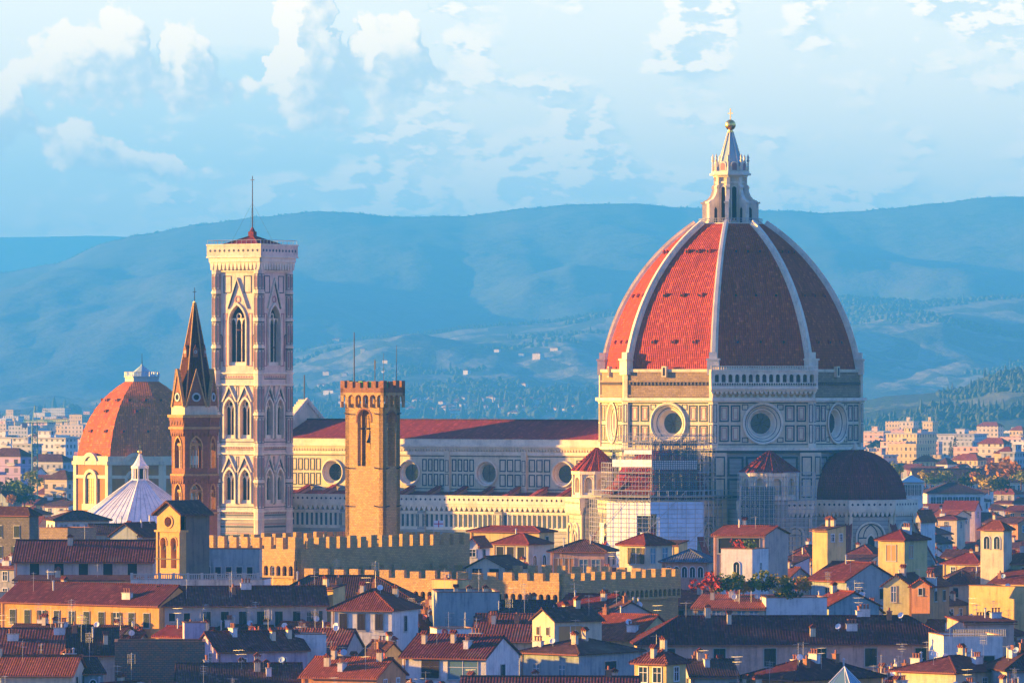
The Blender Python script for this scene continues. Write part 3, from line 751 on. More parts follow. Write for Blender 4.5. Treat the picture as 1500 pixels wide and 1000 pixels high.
nr.add([(-WF, -SC-.7, 42.75), (-24, -SC-.7, 42.75), (-24, 0, zr), (-WF, 0, zr), (-WF, SC+.7, 42.75), (-24, SC+.7, 42.75)], [(0, 1, 2, 3), (3, 2, 5, 4), (0, 3, 4)], TILE_DARK)
nr.tube((-WF, 0, zr+.05), (-24, 0, zr+.05), .22, TILE_B)
nr.build('nave_roof', cath)
ai = MB(wallM((0, -SA, 0), 0)); xa, xb = -WF, -24.0
ai.box(xa, xb, 0, 1.2, 0, 30, MSTRIPE)
ai.box(xa, xb, -.9, .3, 28.2, 30.0, MARBLE_C); dots(ai, xa, xb, 29.1, .32, -.9, DARK, 1.3)
ai.box(xa, xb, -1.02, -.8, 29.8, 30.05, MARBLE_C); ai.box(xa, xb, -1.0, -.8, 28.1, 28.35, MARBLE_C)
corbels(ai, xa, xb, 26.5, 28.2, .85, MARBLE_C, 1.35, .35); ai.box(xa, xb, -.04, .02, 26.6, 27.6, GREEN)
ai.box(xa, xb, -.25, .02, 25.9, 26.4, MARBLE_C)
x = xa+.8
while x < xb-1:
    ai.box(x, x+.62, -.06, .02, 22.9, 25.7, GREEN); ai.box(x+.80, x+1.05, -.2, .02, 22.8, 25.8, MARBLE_C); x += 1.32
ai.box(xa, xb, -.25, .02, 22.2, 22.7, MARBLE_C); ai.box(xa, xb, -.02, .03, 22.7, 25.9, MARBLE_C)
for e in edges[1:4]: ai.box(e-1.0, e+1.0, -.75, .1, 0, 26.4, MSTRIPE); ai.box(e-.8, e+.8, -.8, -.7, 22.9, 25.7, GREEN); ai.box(e-.45, e+.45, -.84, -.75, 22.9, 25.7, MARBLE)
ai.build('aisle_wall', cath)
ar = MB(); ar.add([(xa, -SA+.3, 28.6), (xb, -SA+.3, 28.6), (xb, -SC-.1, 30.7), (xa, -SC-.1, 30.7)], [(0, 1, 2, 3)], TILE_DARK)
ar.build('aisle_roof', cath)
for i in range(12):
    x = -WF+8+i*7.2
    if x > -28: break
    f = MB(); f.slab([(0, 0), (6, 0), (6, 1.5), (5.6, 2.0)], -.35, .35, PINK); f.slab([(-.3, .1), (5.7, 2.05), (6.1, 2.05), (6.1, 2.4), (5.6, 2.4), (-.3, .5)], -.6, .6, TILE_DARK)
    f.build('aisle_buttress', cath, (x, -SC-6.3, 29.6), R(90))
fa = MB(Matrix.Translation((-WF-.8, 0, 0)) @ Matrix.Rotation(R(90), 4, 'Z'))
prof = [(-21.5, 0), (21.5, 0), (21.5, 31), (11, 31), (11, 43.5), (0, 51.0), (-11, 43.5), (-11, 31), (-21.5, 31)]
fa.slab(prof, -.8, .9, MARBLE)
for s_ in (-1, 1):
    for i in range(13): 
        t0, t1 = i/13, (i+.55)/13
        fa.box(*sorted((s_*11*(1-t0), s_*11*(1-t1))), -1.1, 1.1, 43.5+7.5*t0, 43.5+7.5*t0+1.3, MARBLE_C)
    fa.slab([(s_*11.4, 43.4), (s_*11.4, 44.4), (0, 52.1), (0, 51.1)][::s_], -1.0, -.5, MARBLE_C)
fa.box(-.1, .1, -.1, .1, 51, 57.5, IRON)
fa.build('facade', cath)

# scaffolding round the south tribune ---------------------------------------
scf = thing('scaffolding', 'steel tube scaffolding with boarded decks and white sheeting round the tribune', 'scaffolding', (*DC, 0), R(-TH))
SN = M_plain('debris_netting', (.05, .10, .12), .9, 0, .3, .3)
def M_sheet():
    m, nt, b = new_mat('white_sheeting', .6); u, v, _ = sepxyz(nt, coords(nt, 'UV'))
    n_ = noise(nt, coords(nt, 'Object'), .5, 4, .6)
    gx = (u/3.0)-((u/3.0)._op('FLOOR')); gz = (v/2.0)-((v/2.0)._op('FLOOR'))
    ln = ((gx-.93).clamp()*16).max((gz-.93).clamp()*16).clamp()
    nt.links.new(mixc(nt, ln*.6, mixc(nt, n_.ss(.35, .7), (.80, .80, .78), (.66, .68, .69)), (.36, .39, .41)), b.inputs['Base Color'])
    bump(nt, b, n_, .3, .5); return m
SHEET = M_sheet(); DECK = M_plain('scaffold_boards', (.30, .27, .22), .8)
RS = 15.9; cx, cy = 0, -31
def scaf_face(mb, phi, ap, hs, zlo, zhi, dx=2.0, dz=2.0, cx=0, cy=-31, dep=1.3, r=.055):
    mb.M = face(phi, ap, cx, cy); n = max(1, round(2*hs/dx)); m = max(1, round((zhi-zlo)/dz))
    for i in range(n+1):
        xx = -hs+2*hs*i/n
        for yy in (0, dep): mb.tube((xx, yy, zlo), (xx, yy, zhi), r, STEEL)
        for j in range(m+1): mb.tube((xx, 0, zlo+dz*j), (xx, dep, zlo+dz*j), r*.8, STEEL)
    for j in range(m+1):
        for yy in (0, dep): mb.tube((-hs, yy, zlo+dz*j), (hs, yy, zlo+dz*j), r*.9, STEEL)
        if j < m:
            mb.tube((-hs, 0, zlo+dz*j+1.0), (hs, 0, zlo+dz*j+1.0), r*.7, STEEL)
            mb.tube((-hs+2*hs*(j % n)/n, 0, zlo+dz*j), (-hs+2*hs*((j % n)+1)/n, 0, zlo+dz*(j+1)), r*.8, STEEL)
    mb.M = Matrix()
tb = MB()
for phi in (225, 270, 315, 0): scaf_face(tb, phi, RS*.924, RS*.383, 0 if phi != 225 else 14, 32)
for phi in (225, 270, 315, 0): scaf_face(tb, phi, 13.2*.924, 13.2*.383, 30, 44 if phi != 225 else 38, 1.8)
scaf_face(tb, 315, 39.5, 8.6, 0, 36, 2.0, 2.0, 0, 0); scaf_face(tb, 270, 29.5, 10.5, 30, 44, 1.7, 1.8, 0, 0)
tb.build('tube_frame', scf)
dk = MB()
for phi in (225, 270, 315, 0):
    dk.M = face(phi, 13.2*.924, 0, -31)
    for z in (32, 35.8, 38.2, 41.0): 
        if phi != 225 or z < 36: dk.box(-5, 5, 0, 1.3, z, z+.12, DECK)
    dk.M = face(phi, RS*.924, 0, -31)
    for z in (30.6,): dk.box(-6.3, 6.3, -.2, 2.6, z, z+.25, DECK)
dk.M = face(270, 29.5)
for z in (32, 35.6, 39.2, 42.4): dk.box(-10.5, 10.5, 0, 1.3, z, z+.14, DECK)
dk.M = Matrix(); dk.build('boarded_deck', scf)
sh = MB()
sh.M = face(270, RS*.924-.25, 0, -31); sh.box(-5.2, 2.6, 0, .05, 2, 29.4, SHEET); sh.box(2.6, 6.05, 0, .05, 26.6, 29.4, SHEET); sh.box(2.6, 6.15, 0, .05, 2, 19.6, SHEET); sh.box(3.4, 4.2, 0, .05, 19.6, 23, SHEET)
BSH = M_plaster('shade_tinted_blue_sheeting', (.42, .62, .80), .5, .6)  # blue of the tarp, with the bluish shade of this side mixed in
sh.M = face(315, RS*.924-.25, 0, -31); sh.box(-6.05, -5.0, 0, .05, 2, 20, BSH); sh.box(-6.05, -4.6, 0, .05, 27, 29.6, BSH); sh.box(-4.6, 4.6, 0, .05, 2, 29.6, BSH); sh.box(4.6, 6.0, 0, .05, 2, 14, BSH); sh.box(4.6, 6.0, 0, .05, 22, 29.6, BSH)
sh.M = face(225, RS*.924-.25, 0, -31); sh.box(2.5, 6.0, 0, .05, 2, 25, SHEET)
sh.build('white_sheet', scf)
ns = MB(); ns.M = face(270, 13.2*.924+.1, 0, -31); ns.box(-5, 5, 0, .04, 37.2, 38.8, SHEET); ns.box(-2, 5, 0, .04, 40, 40.9, SHEET)
ns.M = face(315, 13.2*.924+.1, 0, -31); ns.box(-5, 5, 0, .04, 36.6, 38.6, SHEET)
ns.M = Matrix(); ns.build('upper_sheet', scf)
scaf_x = MB(); scaf_face(scaf_x, 315, 40.4, 8.6, 1, 33, 1.1, 1.0, 0, 0, 1.0, .05); scaf_x.build('tube_frame', scf)
ng = MB(); ng.M = face(315, 40.2)
for i in range(20): ng.box(-8.6+.4*i, -8.44+.4*i, 0, .03, 2, 33, SN)
for i in range(77): ng.box(-8.6, -.8, -.01, .02, 2+.4*i, 2.14+.4*i, SN)
ng.M = Matrix(); ng.build('netting', scf)
ng = MB(); ng.M = face(315, 13.2*.924+.15, 0, -31)
for i in range(26): ng.box(-5+.4*i, -4.84+.4*i, 0, .03, 31, 43, SN)
for i in range(30): ng.box(-5, 5.2, -.01, .02, 31+.4*i, 31.14+.4*i, SN)
ng.M = Matrix(); ng.build('netting', scf)
tr = MB(); tr.M = face(270, 13.2*.924-1.5, 0, -31); tr.add([(-6, -2.0, 31.2), (6, -2.0, 31.2), (5, 3, 34.6), (-5, 3, 34.6)], [(0, 1, 2, 3)], TILE_R)
tr.M = face(225, 13.2*.924-1.5, 0, -31); tr.add([(-6, -2.0, 31.2), (6, -2.0, 31.2), (5, 3, 34.6), (-5, 3, 34.6)], [(0, 1, 2, 3)], TILE_R)
tr.build('temporary_tiled_cover', scf)
# ------------------------------------------------------------------ campanile
def bell_storey(mb, hw, z0, z1, wins, mats, t=1.1):
    """one storey wall (frame set by caller); wins = (xc, width, zbottom, zspring, lights)"""
    mb.wall(-hw, hw, z0, z1, [(x, w_, a, b, True) for x, w_, a, b, n in wins], 0, t, mats, 10)
    for x, w_, a, b, n in wins:
        mb.archband(x, w_, a, b, .35, -.35, .02, MARBLE_C, True)
        sw = w_/n
        mb.wall(x-w_/2, x+w_/2, a, b+w_*.5, [(x-w_/2+sw*(i+.5), sw*.72, a+.9, b-.3, True) for i in range(n)], .55, .8, MARBLE_C, 6) if False else None
        for i in range(1, n): mb.cyl(x-w_/2+sw*i, .6, a, b, .12, .12, MARBLE_C, 6)
        mb.box(x-w_/2, x+w_/2, .35, .8, a, a+.8, MARBLE_C)
        for i in range(n):                                      # tracery: small heads under a pierced tympanum
            mb.wall(x-w_/2+sw*i, x-w_/2+sw*(i+1), b-.5, b+sw*.55, [(x-w_/2+sw*(i+.5), sw*.8, b-.5, b-.3, True)], .5, .75, MARBLE_C, 6)
        mb.ring(x, b+sw*.55+.45, [(.75, .5), (.5, .5), (.5, .75)], MARBLE_C, 12)
ca = thing('campanile', 'tall square bell tower of pink, white and green marble beside the nave', 'bell tower', (*loc2w(-107.6, -33.5), 0), R(-TH))
HWc = 6.0
shaft = MB()
NI = {0: 'east', 270: 'south'}
Z = [(58.0, 81.4), (41.3, 55.9), (26.4, 39.8)]
for k in range(4):
    shaft.M = face(90*k, HWc)
    shaft.box(-HWc+1, HWc-1, 0, 1.1, 0, 26.4, MSTRIPE)
    for z0, z1 in ((55.9, 58.0), (39.8, 41.3)): shaft.box(-HWc+1, HWc-1, 0, 1.1, z0, z1, MARBLE_P)
    bell_storey(shaft, HWc-1.0, 58.0, 81.4, [(0, 4.6, 59.6, 69.6, 3)], MARBLE_P)
    for z0, z1 in Z[1:]: bell_storey(shaft, HWc-1.0, z0, z1, [(-2.2, 2.8, z0+1.6, z1-6.3, 2), (2.2, 2.8, z0+1.6, z1-6.3, 2)], MARBLE_P)
    # gables over the windows
    def gable(xc, hw, zb, zt, t=.3):
        for s_ in (-1, 1):
            shaft.slab([(xc+s_*hw, zb), (xc+s_*(hw+t*1.1), zb), (xc, zt+t*1.6), (xc, zt)][::s_], -.45, .02, MARBLE_C)
            shaft.slab([(xc+s_*(hw-.25), zb), (xc+s_*hw, zb), (xc, zt), (xc, zt-.5)][::s_], -.2, .02, GREEN)
        shaft.ring(xc, zb+(zt-zb)*.32, [(hw*.34, -.12), (hw*.2, -.12), (hw*.2, .0)], PINK, 12)
    gable(0, 2.6, 72.6, 79.3)
    for s_ in (-1, 1):
        shaft.frame(*sorted((s_*1.7, s_*3.9)), 76.2, 80.2, .22, -.08, .02, GREEN); shaft.frame(*sorted((s_*2.9, s_*4.1)), 59.4, 71.6, .25, -.08, .02, PINK)
        shaft.arch(s_*4.6, .7, 60.5, 66, -.06, .02, PINK, True); shaft.archband(s_*4.6, .7, 60.5, 66, .12, -.1, .02, GREEN, True)
    for z0, z1 in Z[1:]:
        for xc in (-2.15, 2.15): gable(xc, 1.75, z1-4.6, z1-1.2)
        shaft.frame(-5.2, 5.2, z0+.7, z1-.5, .18, -.06, .02, GREEN)
        for xc in (-4.7, 0, 4.7): shaft.frame(xc-.35, xc+.35, z0+1.4, z1-1.0, .14, -.08, .02, PINK if xc else GREEN)
    # cornices and inlaid friezes
    for z in (81.4, 58.0, 55.4, 41.3, 39.6, 26.4, 24.6): shaft.box(-HWc, HWc, -.45, .2, z-.35, z, MARBLE_C)
    for z in (56.1, 39.9, 24.9):
        shaft.box(-HWc, HWc, -.1, .02, z+.35, z+.55, GREEN); n = 16
        for i in range(n): xc = -5.4+10.8*i/(n-1); shaft.slab([(xc-.25, z+.7), (xc+.25, z+.7), (xc, z+1.15)], -.1, .02, PINK)
    for z in (22.5, 20.5, 18.7): shaft.box(-HWc, HWc, -.06, .02, z, z+.35, GREEN); shaft.box(-HWc, HWc, -.05, .02, z+.6, z+.8, PINK)
    panels(shaft, -5.4, 5.4, 10, 18, 5, 1, GREEN, .3, .5, 0, PINK)
    # corbelled gallery
    shaft.M = face(90*k, HWc)
    corbels(shaft, -HWc-1.0, HWc+1.0, 81.5, 84.4, 1.35, MARBLE_C, 1.05, .42)
    shaft.box(-HWc-.8, HWc+.8, -.25, .1, 81.5, 83.3, PINK)
    shaft.box(-HWc-1.5, HWc+1.5, -1.55, -1.1, 84.4, 87.1, MARBLE_P); shaft.box(-HWc-1.6, HWc+1.6, -1.7, -1.0, 87.1, 87.4, MARBLE_C); shaft.box(-HWc-1.6, HWc+1.6, -1.7, -1.0, 84.3, 84.6, MARBLE_C)
    dots(shaft, -HWc-1.2, HWc+1.2, 85.9, .38, -1.55, GREEN, 1.25)
    for i in range(12): xx = -HWc-1.4+(2*HWc+2.8)*i/11; shaft.cyl(xx, -1.35, 87.4, 88.3, .05, .05, STEEL, 4)
    shaft.tube((-HWc-1.4, -1.35, 88.3), (HWc+1.4, -1.35, 88.3), .05, STEEL)
    shaft.M = Matrix()
    # octagonal corner buttress with inlaid frames
    a = R(45+90*k); bx, by = 5.85*math.copysign(1, math.cos(a)), 5.85*math.copysign(1, math.sin(a))
    shaft.prism([(bx+1.2*math.cos(R(22.5+45*i)), by+1.2*math.sin(R(22.5+45*i))) for i in range(8)], 0, 84.3, MARBLE_P)
    for z in (84.4, 76.5, 70.2, 64.0, 58.0, 55.4, 48.6, 41.3, 39.6, 33.2, 26.4, 24.6, 19): shaft.prism([(bx+1.38*math.cos(R(22.5+45*i)), by+1.38*math.sin(R(22.5+45*i))) for i in range(8)], z-.35, z, MARBLE_C)
    for z in (76.5, 70.2, 64.0, 48.6, 33.2): shaft.prism([(bx+1.26*math.cos(R(22.5+45*i)), by+1.26*math.sin(R(22.5+45*i))) for i in range(8)], z-.75, z-.5, GREEN)
    for j in range(8):
        shaft.M = face(45*j, 1.2*.924, bx, by)
        for z0, z1 in ((58.6, 63.2), (64.4, 69.3), (70.6, 75.6), (77, 80.6), (41.8, 47.6), (49, 54.8), (26.9, 32.3), (33.6, 39)):
            shaft.frame(-.42, .42, z0, z1, .11, -.05, .02, GREEN); shaft.box(-.16, .16, -.05, .02, z0+.5, z1-.5, PINK)
    shaft.M = Matrix()
shaft.box(-HWc, HWc, -HWc, HWc, 84.2, 84.5, MARBLE_P)
SHADE_FILL = M_plaster('dark_shaft_filler', (.035, .02, .014), .5)  # near-black blocks added inside the hollow shaft so the openings read dark
shaft.box(-4.3, 4.3, -4.3, 4.3, 20, 57, SHADE_FILL); shaft.box(-3.9, 4.3, -3.9, 4.3, 57, 76, SHADE_FILL)
shaft.build('marble_shaft', ca)
rf = MB(); q = HWc+.9
rf.add([(-q, -q, 86.4), (q, -q, 86.4), (q, q, 86.4), (-q, q, 86.4), (0, 0, 89.4)], [(0, 1, 4), (1, 2, 4), (2, 3, 4), (3, 0, 4)], TILE_DARK)
rf.box(-.7, .7, -.7, .7, 88.6, 90.4, TILE_R); rf.cyl(0, 0, 90.4, 91.4, .7, .2, TILE_R, 8)
for s1 in (-1, 1):
    for s2 in (-1, 1): rf.tube((s1*q, s2*q, 86.45), (0, 0, 89.5), .18, TILE_R)
rf.build('pyramid_roof', ca)
pl = MB(); pl.cyl(0, 0, 91, 103.2, .17, .09, IRON, 6); pl.box(-.5, .5, -.06, .06, 102.2, 102.35, IRON)
for k in range(4): pl.tube((0, 0, 97), (5*math.cos(R(45+90*k)), 5*math.sin(R(45+90*k)), 87.8), .02, IRON, 3)
pl.build('flagpole', ca)
bl = MB()
for z in (62, 66): bl.lathe([(0, z+1.6), (.5, z+1.5), (.65, z+.6), (1.0, z), (.9, z)], IRON, 12)
bl.box(-6, 6, -.15, .15, 63.6, 63.9, WOOD); bl.box(-.15, .15, -6, 6, 67.6, 67.9, WOOD); bl.build('bell', ca)

# ------------------------------------------------------------------ slender hexagonal bell tower
bd = thing('hexagonal_bell_tower', 'slender hexagonal brick bell tower with a steep red spire, left of the campanile', 'bell tower', (xof(285, 1030), 1030, 0))
def ngon(n, r, rot): return [(r*math.cos(R(rot+360/n*i)), r*math.sin(R(rot+360/n*i))) for i in range(n)]
b6 = MB(); rot6 = -90+38; ap6 = 3.95*math.cos(R(30)); hs6 = 3.95*.5
for k in range(6):
    ph = rot6+30+60*k; b6.M = face(ph, ap6)
    b6.box(-hs6, hs6, 0, .8, 0, 33.2, REDSTONE); b6.box(-hs6, hs6, 0, .8, 39.0, 40.2, REDSTONE)
    for z0, z1, zb, zsp in ((33.2, 39.0, 33.8, 36.6), (40.2, 47.6, 40.9, 44.6)):
        b6.wall(-hs6, hs6, z0, z1, [(0, 1.9, zb, zsp, True)], 0, .7, REDSTONE, 8)
        b6.archband(0, 1.9, zb, zsp, .22, -.15, .02, PIETRA, True); b6.cyl(0, .35, zb, zsp, .1, .1, MARBLE_C, 6)
        b6.wall(-.95, .95, zsp-.6, zsp+.6, [(-.48, .8, zsp-.6, zsp-.2, False), (.48, .8, zsp-.6, zsp-.2, False)], .2, .45, PIETRA, 6)
    b6.box(-hs6-.1, hs6+.1, -.25, .1, 33.0, 33.3, PIETRA); b6.box(-hs6-.1, hs6+.1, -.25, .1, 39.6, 39.9, PIETRA)
    corbels(b6, -hs6, hs6, 38.2, 39.6, .35, REDSTONE, .62, .22); corbels(b6, -hs6, hs6, 46.4, 47.6, .35, REDSTONE, .6, .22)
    b6.box(-hs6-.25, hs6+.25, -.5, .3, 47.6, 48.0, PIETRA); b6.box(-hs6-.2, hs6+.2, -.3, .3, 48.0, 50.0, REDSTONE); corbels(b6, -hs6-.1, hs6+.1, 48.3, 49.6, .5, REDSTONE, .8, .25)
    b6.box(-hs6-.35, hs6+.35, -.65, .3, 49.6, 50.1, PIETRA)
    b6.box(-hs6, hs6, -.05, .4, 50.1, 51.6, MARBLE)
    b6.slab([(-hs6*.86, 51.6), (hs6*.86, 51.6), (0, 57.6)], -.1, .3, REDSTONE)
    for s_ in (-1, 1): b6.slab([(s_*hs6*.95, 51.4), (s_*hs6*.8, 51.4), (0, 57.3), (0, 58.0)][::-s_], -.28, .3, PIETRA)
    b6.ring(0, 53.1, [(.78, -.12), (.75, -.25), (.5, -.25), (.48, -.1)], COPPER, 16); b6.disc(0, 53.1, .5, -.13, DARK, 12)
    b6.M = Matrix()
b6.prism(ngon(6, 3.2, rot6), 0, 30, DARK); b6.build('brick_shaft', bd)
sp = MB(); sp.prism(ngon(6, 3.7, rot6), 51.4, 69.4, TILE_B, taper=.06)
for k in range(6):
    a = R(rot6+60*k); sp.tube((3.72*math.cos(a), 3.72*math.sin(a), 51.4), (.2*math.cos(a), .2*math.sin(a), 69.4), .12, PIETRA)
    sp.M = face(rot6+30+60*k, 1.75); sp.slab([(-.4, 60), (.4, 60), (.4, 61.2), (0, 62.1), (-.4, 61.2)], -.25, .8, REDSTONE); sp.ring(0, 60.9, [(.28, -.27), (.15, -.27)], COPPER, 10); sp.M = Matrix()
sp.cyl(0, 0, 69.3, 72.0, .08, .05, IRON, 5); sp.lathe([(0, 69.2), (.22, 69.5), (0, 69.8)], GOLD, 8); sp.box(-.3, .3, -.04, .04, 71.2, 71.3, IRON)
sp.build('spire', bd)

# ------------------------------------------------------------------ the fortress tower and its crenellated walls
def merlons(mb, x0, x1, z0, z1, mat, mw=1.5, gap=1.2, y0=0, y1=.8):
    n = max(1, round((x1-x0+gap)/(mw+gap))); st = (x1-x0+gap)/n
    rj = random.Random(int(x1*31+z0))
    for i in range(n): a = x0+i*st+rj.uniform(-.06, .06); mb.box(a, a+st-gap+rj.uniform(-.12, .1), y0, y1, z0, z1+rj.uniform(-.22, .06), mat)
tw = thing('fortress_tower', 'tall brown stone tower with battlements, arched bell openings and flagpoles', 'tower', (xof(561, 1014), 1014, 0), R(-38))
W_ = 8.3; D_ = 4.6; t4 = MB()
sides = [((-W_, 0, 0), 0, W_, 6), ((0, 0, 0), 90, D_, 4), ((0, D_, 0), 180, W_, 6), ((-W_, D_, 0), 270, D_, 4)]
for i, (o, a, L_, n) in enumerate(sides):
    t4.M = wallM(o, R(a)); ow = 2.9 if L_ > 5 else 2.1
    t4.box(0, L_, 0, .9, 0, 40.8, PIETRA); t4.wall(0, L_, 40.8, 52.0, [(L_/2, ow, 41.4, 49.6, False)], 0, .9, PIETRA, 12)
    t4.archband(L_/2, ow, 48.8, 49.6, .3, -.06, .02, REDSTONE)
    for z in (29, 34.5, 41, 50.2):
        for xx in (.9, L_-.9): t4.tube((xx, 0, z), (xx-.3, -1.0, z+.2), .1, IRON)
    st = (L_+1.2)/n
    t4.M = wallM(o, R(a)) @ Matrix.Translation((-.6, -.6, 0))
    for j in range(n):
        xc = st*(j+.5)
        t4.slab([(st*j-.18 if j else 0, 51.4), (st*j+.18, 51.4), (st*j+.18, 52.6), (st*j-.18 if j else 0, 52.6)], 0, .7, PIETRA)
    t4.wall(0, L_+1.2, 52.4, 53.9, [(st*(j+.5), st-.3, 52.4, 52.9, False) for j in range(n)], 0, .7, PIETRA, 8)
    t4.box(0, L_+1.2, 0, .7, 53.9, 54.7, REDSTONE)
    merlons(t4, 0, L_+1.2, 54.7, 55.9, REDSTONE, 1.05, .75, 0, .7)
t4.M = Matrix(); t4.box(-W_+.9, -.9, .9, D_-.9, 53.5, 53.7, PIETRA); t4.box(-W_+.9, -.9, .9, D_-.9, 38, 38.3, PIETRA)
t4.build('stone_shaft', tw)
bl = MB(Matrix.Translation((-W_/2, D_/2, 0))); bl.lathe([(0, 47.6), (.55, 47.4), (.75, 46.2), (1.15, 45.4), (1.0, 45.3)], IRON, 14)
bl.box(-W_/2+.5, W_/2-.5, -.15, .15, 47.6, 47.9, IRON); bl.box(-.15, .15, -D_/2+.5, D_/2-.5, 47.6, 47.9, IRON)
for s_ in (-1, 1): bl.tube((s_*.9, -1.3, 41.6), (s_*.2, -1.3, 50), .09, IRON)
bl.build('bell', tw)
GNM = M_plain('green_netting', (.10, .42, .08), .7)
for xx in (-7.4, -5.3, -3.0): gl = MB(); gl.box(xx, xx+.95, -.2, -.1, 54.7, 55.8, GNM); gl.build('green_netting', tw)
for yy in (.9, 2.9): gl = MB(); gl.box(.1, .2, yy, yy+.95, 54.7, 55.8, GNM); gl.build('green_netting', tw)
for x, y, h, r in ((-7.0, .8, 64.2, .13), (-3.0, 1.5, 59.6, .09), (-.6, .9, 60.6, .05), (.2, 3.4, 62.0, .07)):
    p = MB(); p.cyl(0, 0, 54, h, r, r*.6, IRON, 6)
    if h == 59.6: p.box(-.12, .12, -.03, .03, 57.8, 59.4, IRON)
    p.build('flagpole', tw, (x, y, 0))
def corner_block(name, label, cat, pc, yc, d, a, wl, wr, mat, body):
    t = thing(name, label, cat, (xof(pc, d), d, 0), R(-a)); return t
fw = thing('battlemented_palace', 'long brown stone palace wall with battlements below the tower, left end sunlit', 'palace', (xof(435, 985), 985, 0), R(-40))
def batt(t, wl, wr, ztop, zn, arch_l, arch_r, mat, backd=8, az=(24.2, 21.0), mw=1.6, gap=1.15):
    for nm, o, ang, L, arc_ in (('stone_wall', (-wl, 0, 0), 0, wl, arch_l), ('stone_wall', (0, 0, 0), 90, wr, arch_r)):
        m_ = MB(wallM(o, R(ang)))
        m_.box(0, L, 0, 1.0, 0, zn, mat)
        ov = 0
        if arc_:
            a0, a1, zt, zb = arc_; n = int((a1-a0)/1.35); st = (a1-a0)/n
            m_.box(0, L, -.55, 0, zt, zn, mat)
            m_.wall(a0, a1, zb, zt, [(a0+st*(i+.5), st*.68, zb+.4, zb+(zt-zb)*.55, False) for i in range(n)], -.55, 0, mat, 8)
            m_.box(a0, a1, -.03, .02, zb+.3, zt-.3, DARK)  # dark strip on the stone paints the shade behind the corbel arches
            ov = -.55
        merlons(m_, 0, L, zn, ztop, mat, mw, gap, ov, ov+.7)
        m_.build(nm, t)
    bb = MB(); bb.box(-wl, -1, wr-1, wr, 0, zn, mat); bb.box(-wl, -wl+1, 1, wr-1, 0, zn, mat); bb.box(-wl+1, -1, 1, wr-1, zn-6.3, zn-6, TILE_B); bb.build('rear_wall', t)
    bm_ = MB()
    bm_.M = wallM((-1, wr, 0), R(180)); merlons(bm_, 0, wl-1, zn, ztop, mat, mw, gap, 0, .7); bm_.M = wallM((-wl, wr, 0), R(270)); merlons(bm_, 0, wr, zn, ztop, mat, mw, gap, 0, .7)
    bm_.build('rear_battlements', t)
batt(fw, 22.5, 44, 30.1, 28.1, (14.0, 22.3, 26.2, 23.3), None, PIETRA, gap=1.1)
bp = MB(); bp.cyl(-.25, 42.5, 18, 27, .12, .12, COPPER, 6); bp.build('downpipe', fw)
fx = thing('battlemented_wing', 'lower battlemented stone wing with a row of corbel arches, before the palace wall', 'palace', (xof(822, 955), 955, 0), R(-35))
batt(fx, 51, 34, 25.1, 23.8, (0, 50.9, 22.3, 20.0), (0, 34, 22.3, 20.2), PIETRA, gap=1.3, mw=1.7)
fl = MB(); fl.cyl(0, 0, 0, 4.2, .05, .04, STEEL, 5); FW_, FR_ = M_plain('white_cloth', (.7, .7, .7)), M_plain('red_cloth', (.55, .03, .04))
fl.box(.05, 1.6, -.02, .02, 3.0, 4.1, FW_); fl.box(.05, 1.6, -.04, .04, 3.48, 3.64, FR_); fl.box(.74, .90, -.05, .05, 3.0, 4.1, FR_)
fl.build('flag', fw, (-1.2, 36, 28.1), R(40))
# dark courtyard gable between the two crenellated walls is left to the house builder
# ------------------------------------------------------------------ chapel dome at the left
PW = M_plaster('ochre_plaster', (.44, .18, .035), .4)
ch = thing('chapel', 'octagonal ochre chapel with a big smooth red dome and pale lead cap, far left', 'chapel', (xof(208, 1650), 1650, 0))
chw = MB(); Rc = 19.3; rc = -90-24.7
for k in range(8):
    ph = rc+22.5+45*k; chw.M = face(ph, Rc*.924); hs = Rc*.383
    chw.box(-hs, hs, 0, 1.5, 0, 33.2, PW)
    chw.box(-hs-.3, hs+.3, -.8, .5, 33.2, 34.2, MARBLE); chw.box(-hs-.2, hs+.2, -.4, .5, 34.2, 35.6, MARBLE); chw.box(-hs-.2, hs+.2, -.35, .2, 29.5, 30.4, MARBLE)
    for s_ in (-1, 1): chw.box(*sorted((s_*(hs+.2), s_*(hs-1.0))), -.4, .3, 0, 34, MARBLE)
    chw.archband(0, 4.0, 22.5, 29.2, .85, -.7, .02, MARBLE); chw.archband(0, 4.2, 33.2, 33.4, 1.1, -.9, .2, MARBLE)
    chw.box(-3.3, 3.3, -.8, .05, 20.8, 22.5, MARBLE)
    chw.slab([(-.25, 13), (.3, 13), (.4, 17), (-.2, 16.5)], -.03, .02, DARK)
chw.M = Matrix(); chw.build('wall', ch)
for k in (0, 7):
    g = MB(face(rc+22.5+45*k, Rc*.924)); g.arch(0, 4.0, 22.5, 29.2, -.06, .02, M_plain('amber_glass', (.35, .18, .06), .3))
    for i in range(5): g.box(-2+i, -1.93+i, -.12, -.05, 22.5, 30.8, IRON)
    for i in range(6): g.box(-2, 2, -.12, -.05, 23.5+i*1.2, 23.57+i*1.2, IRON)
    g.build('arched_window', ch)
cd = MB(); pr = [(18.6, 35.4), (17.9, 39), (16.8, 42.5), (15.1, 46), (12.9, 49.2), (10.2, 52.2), (7.2, 54.6), (4.6, 56.2)]; ac = 0
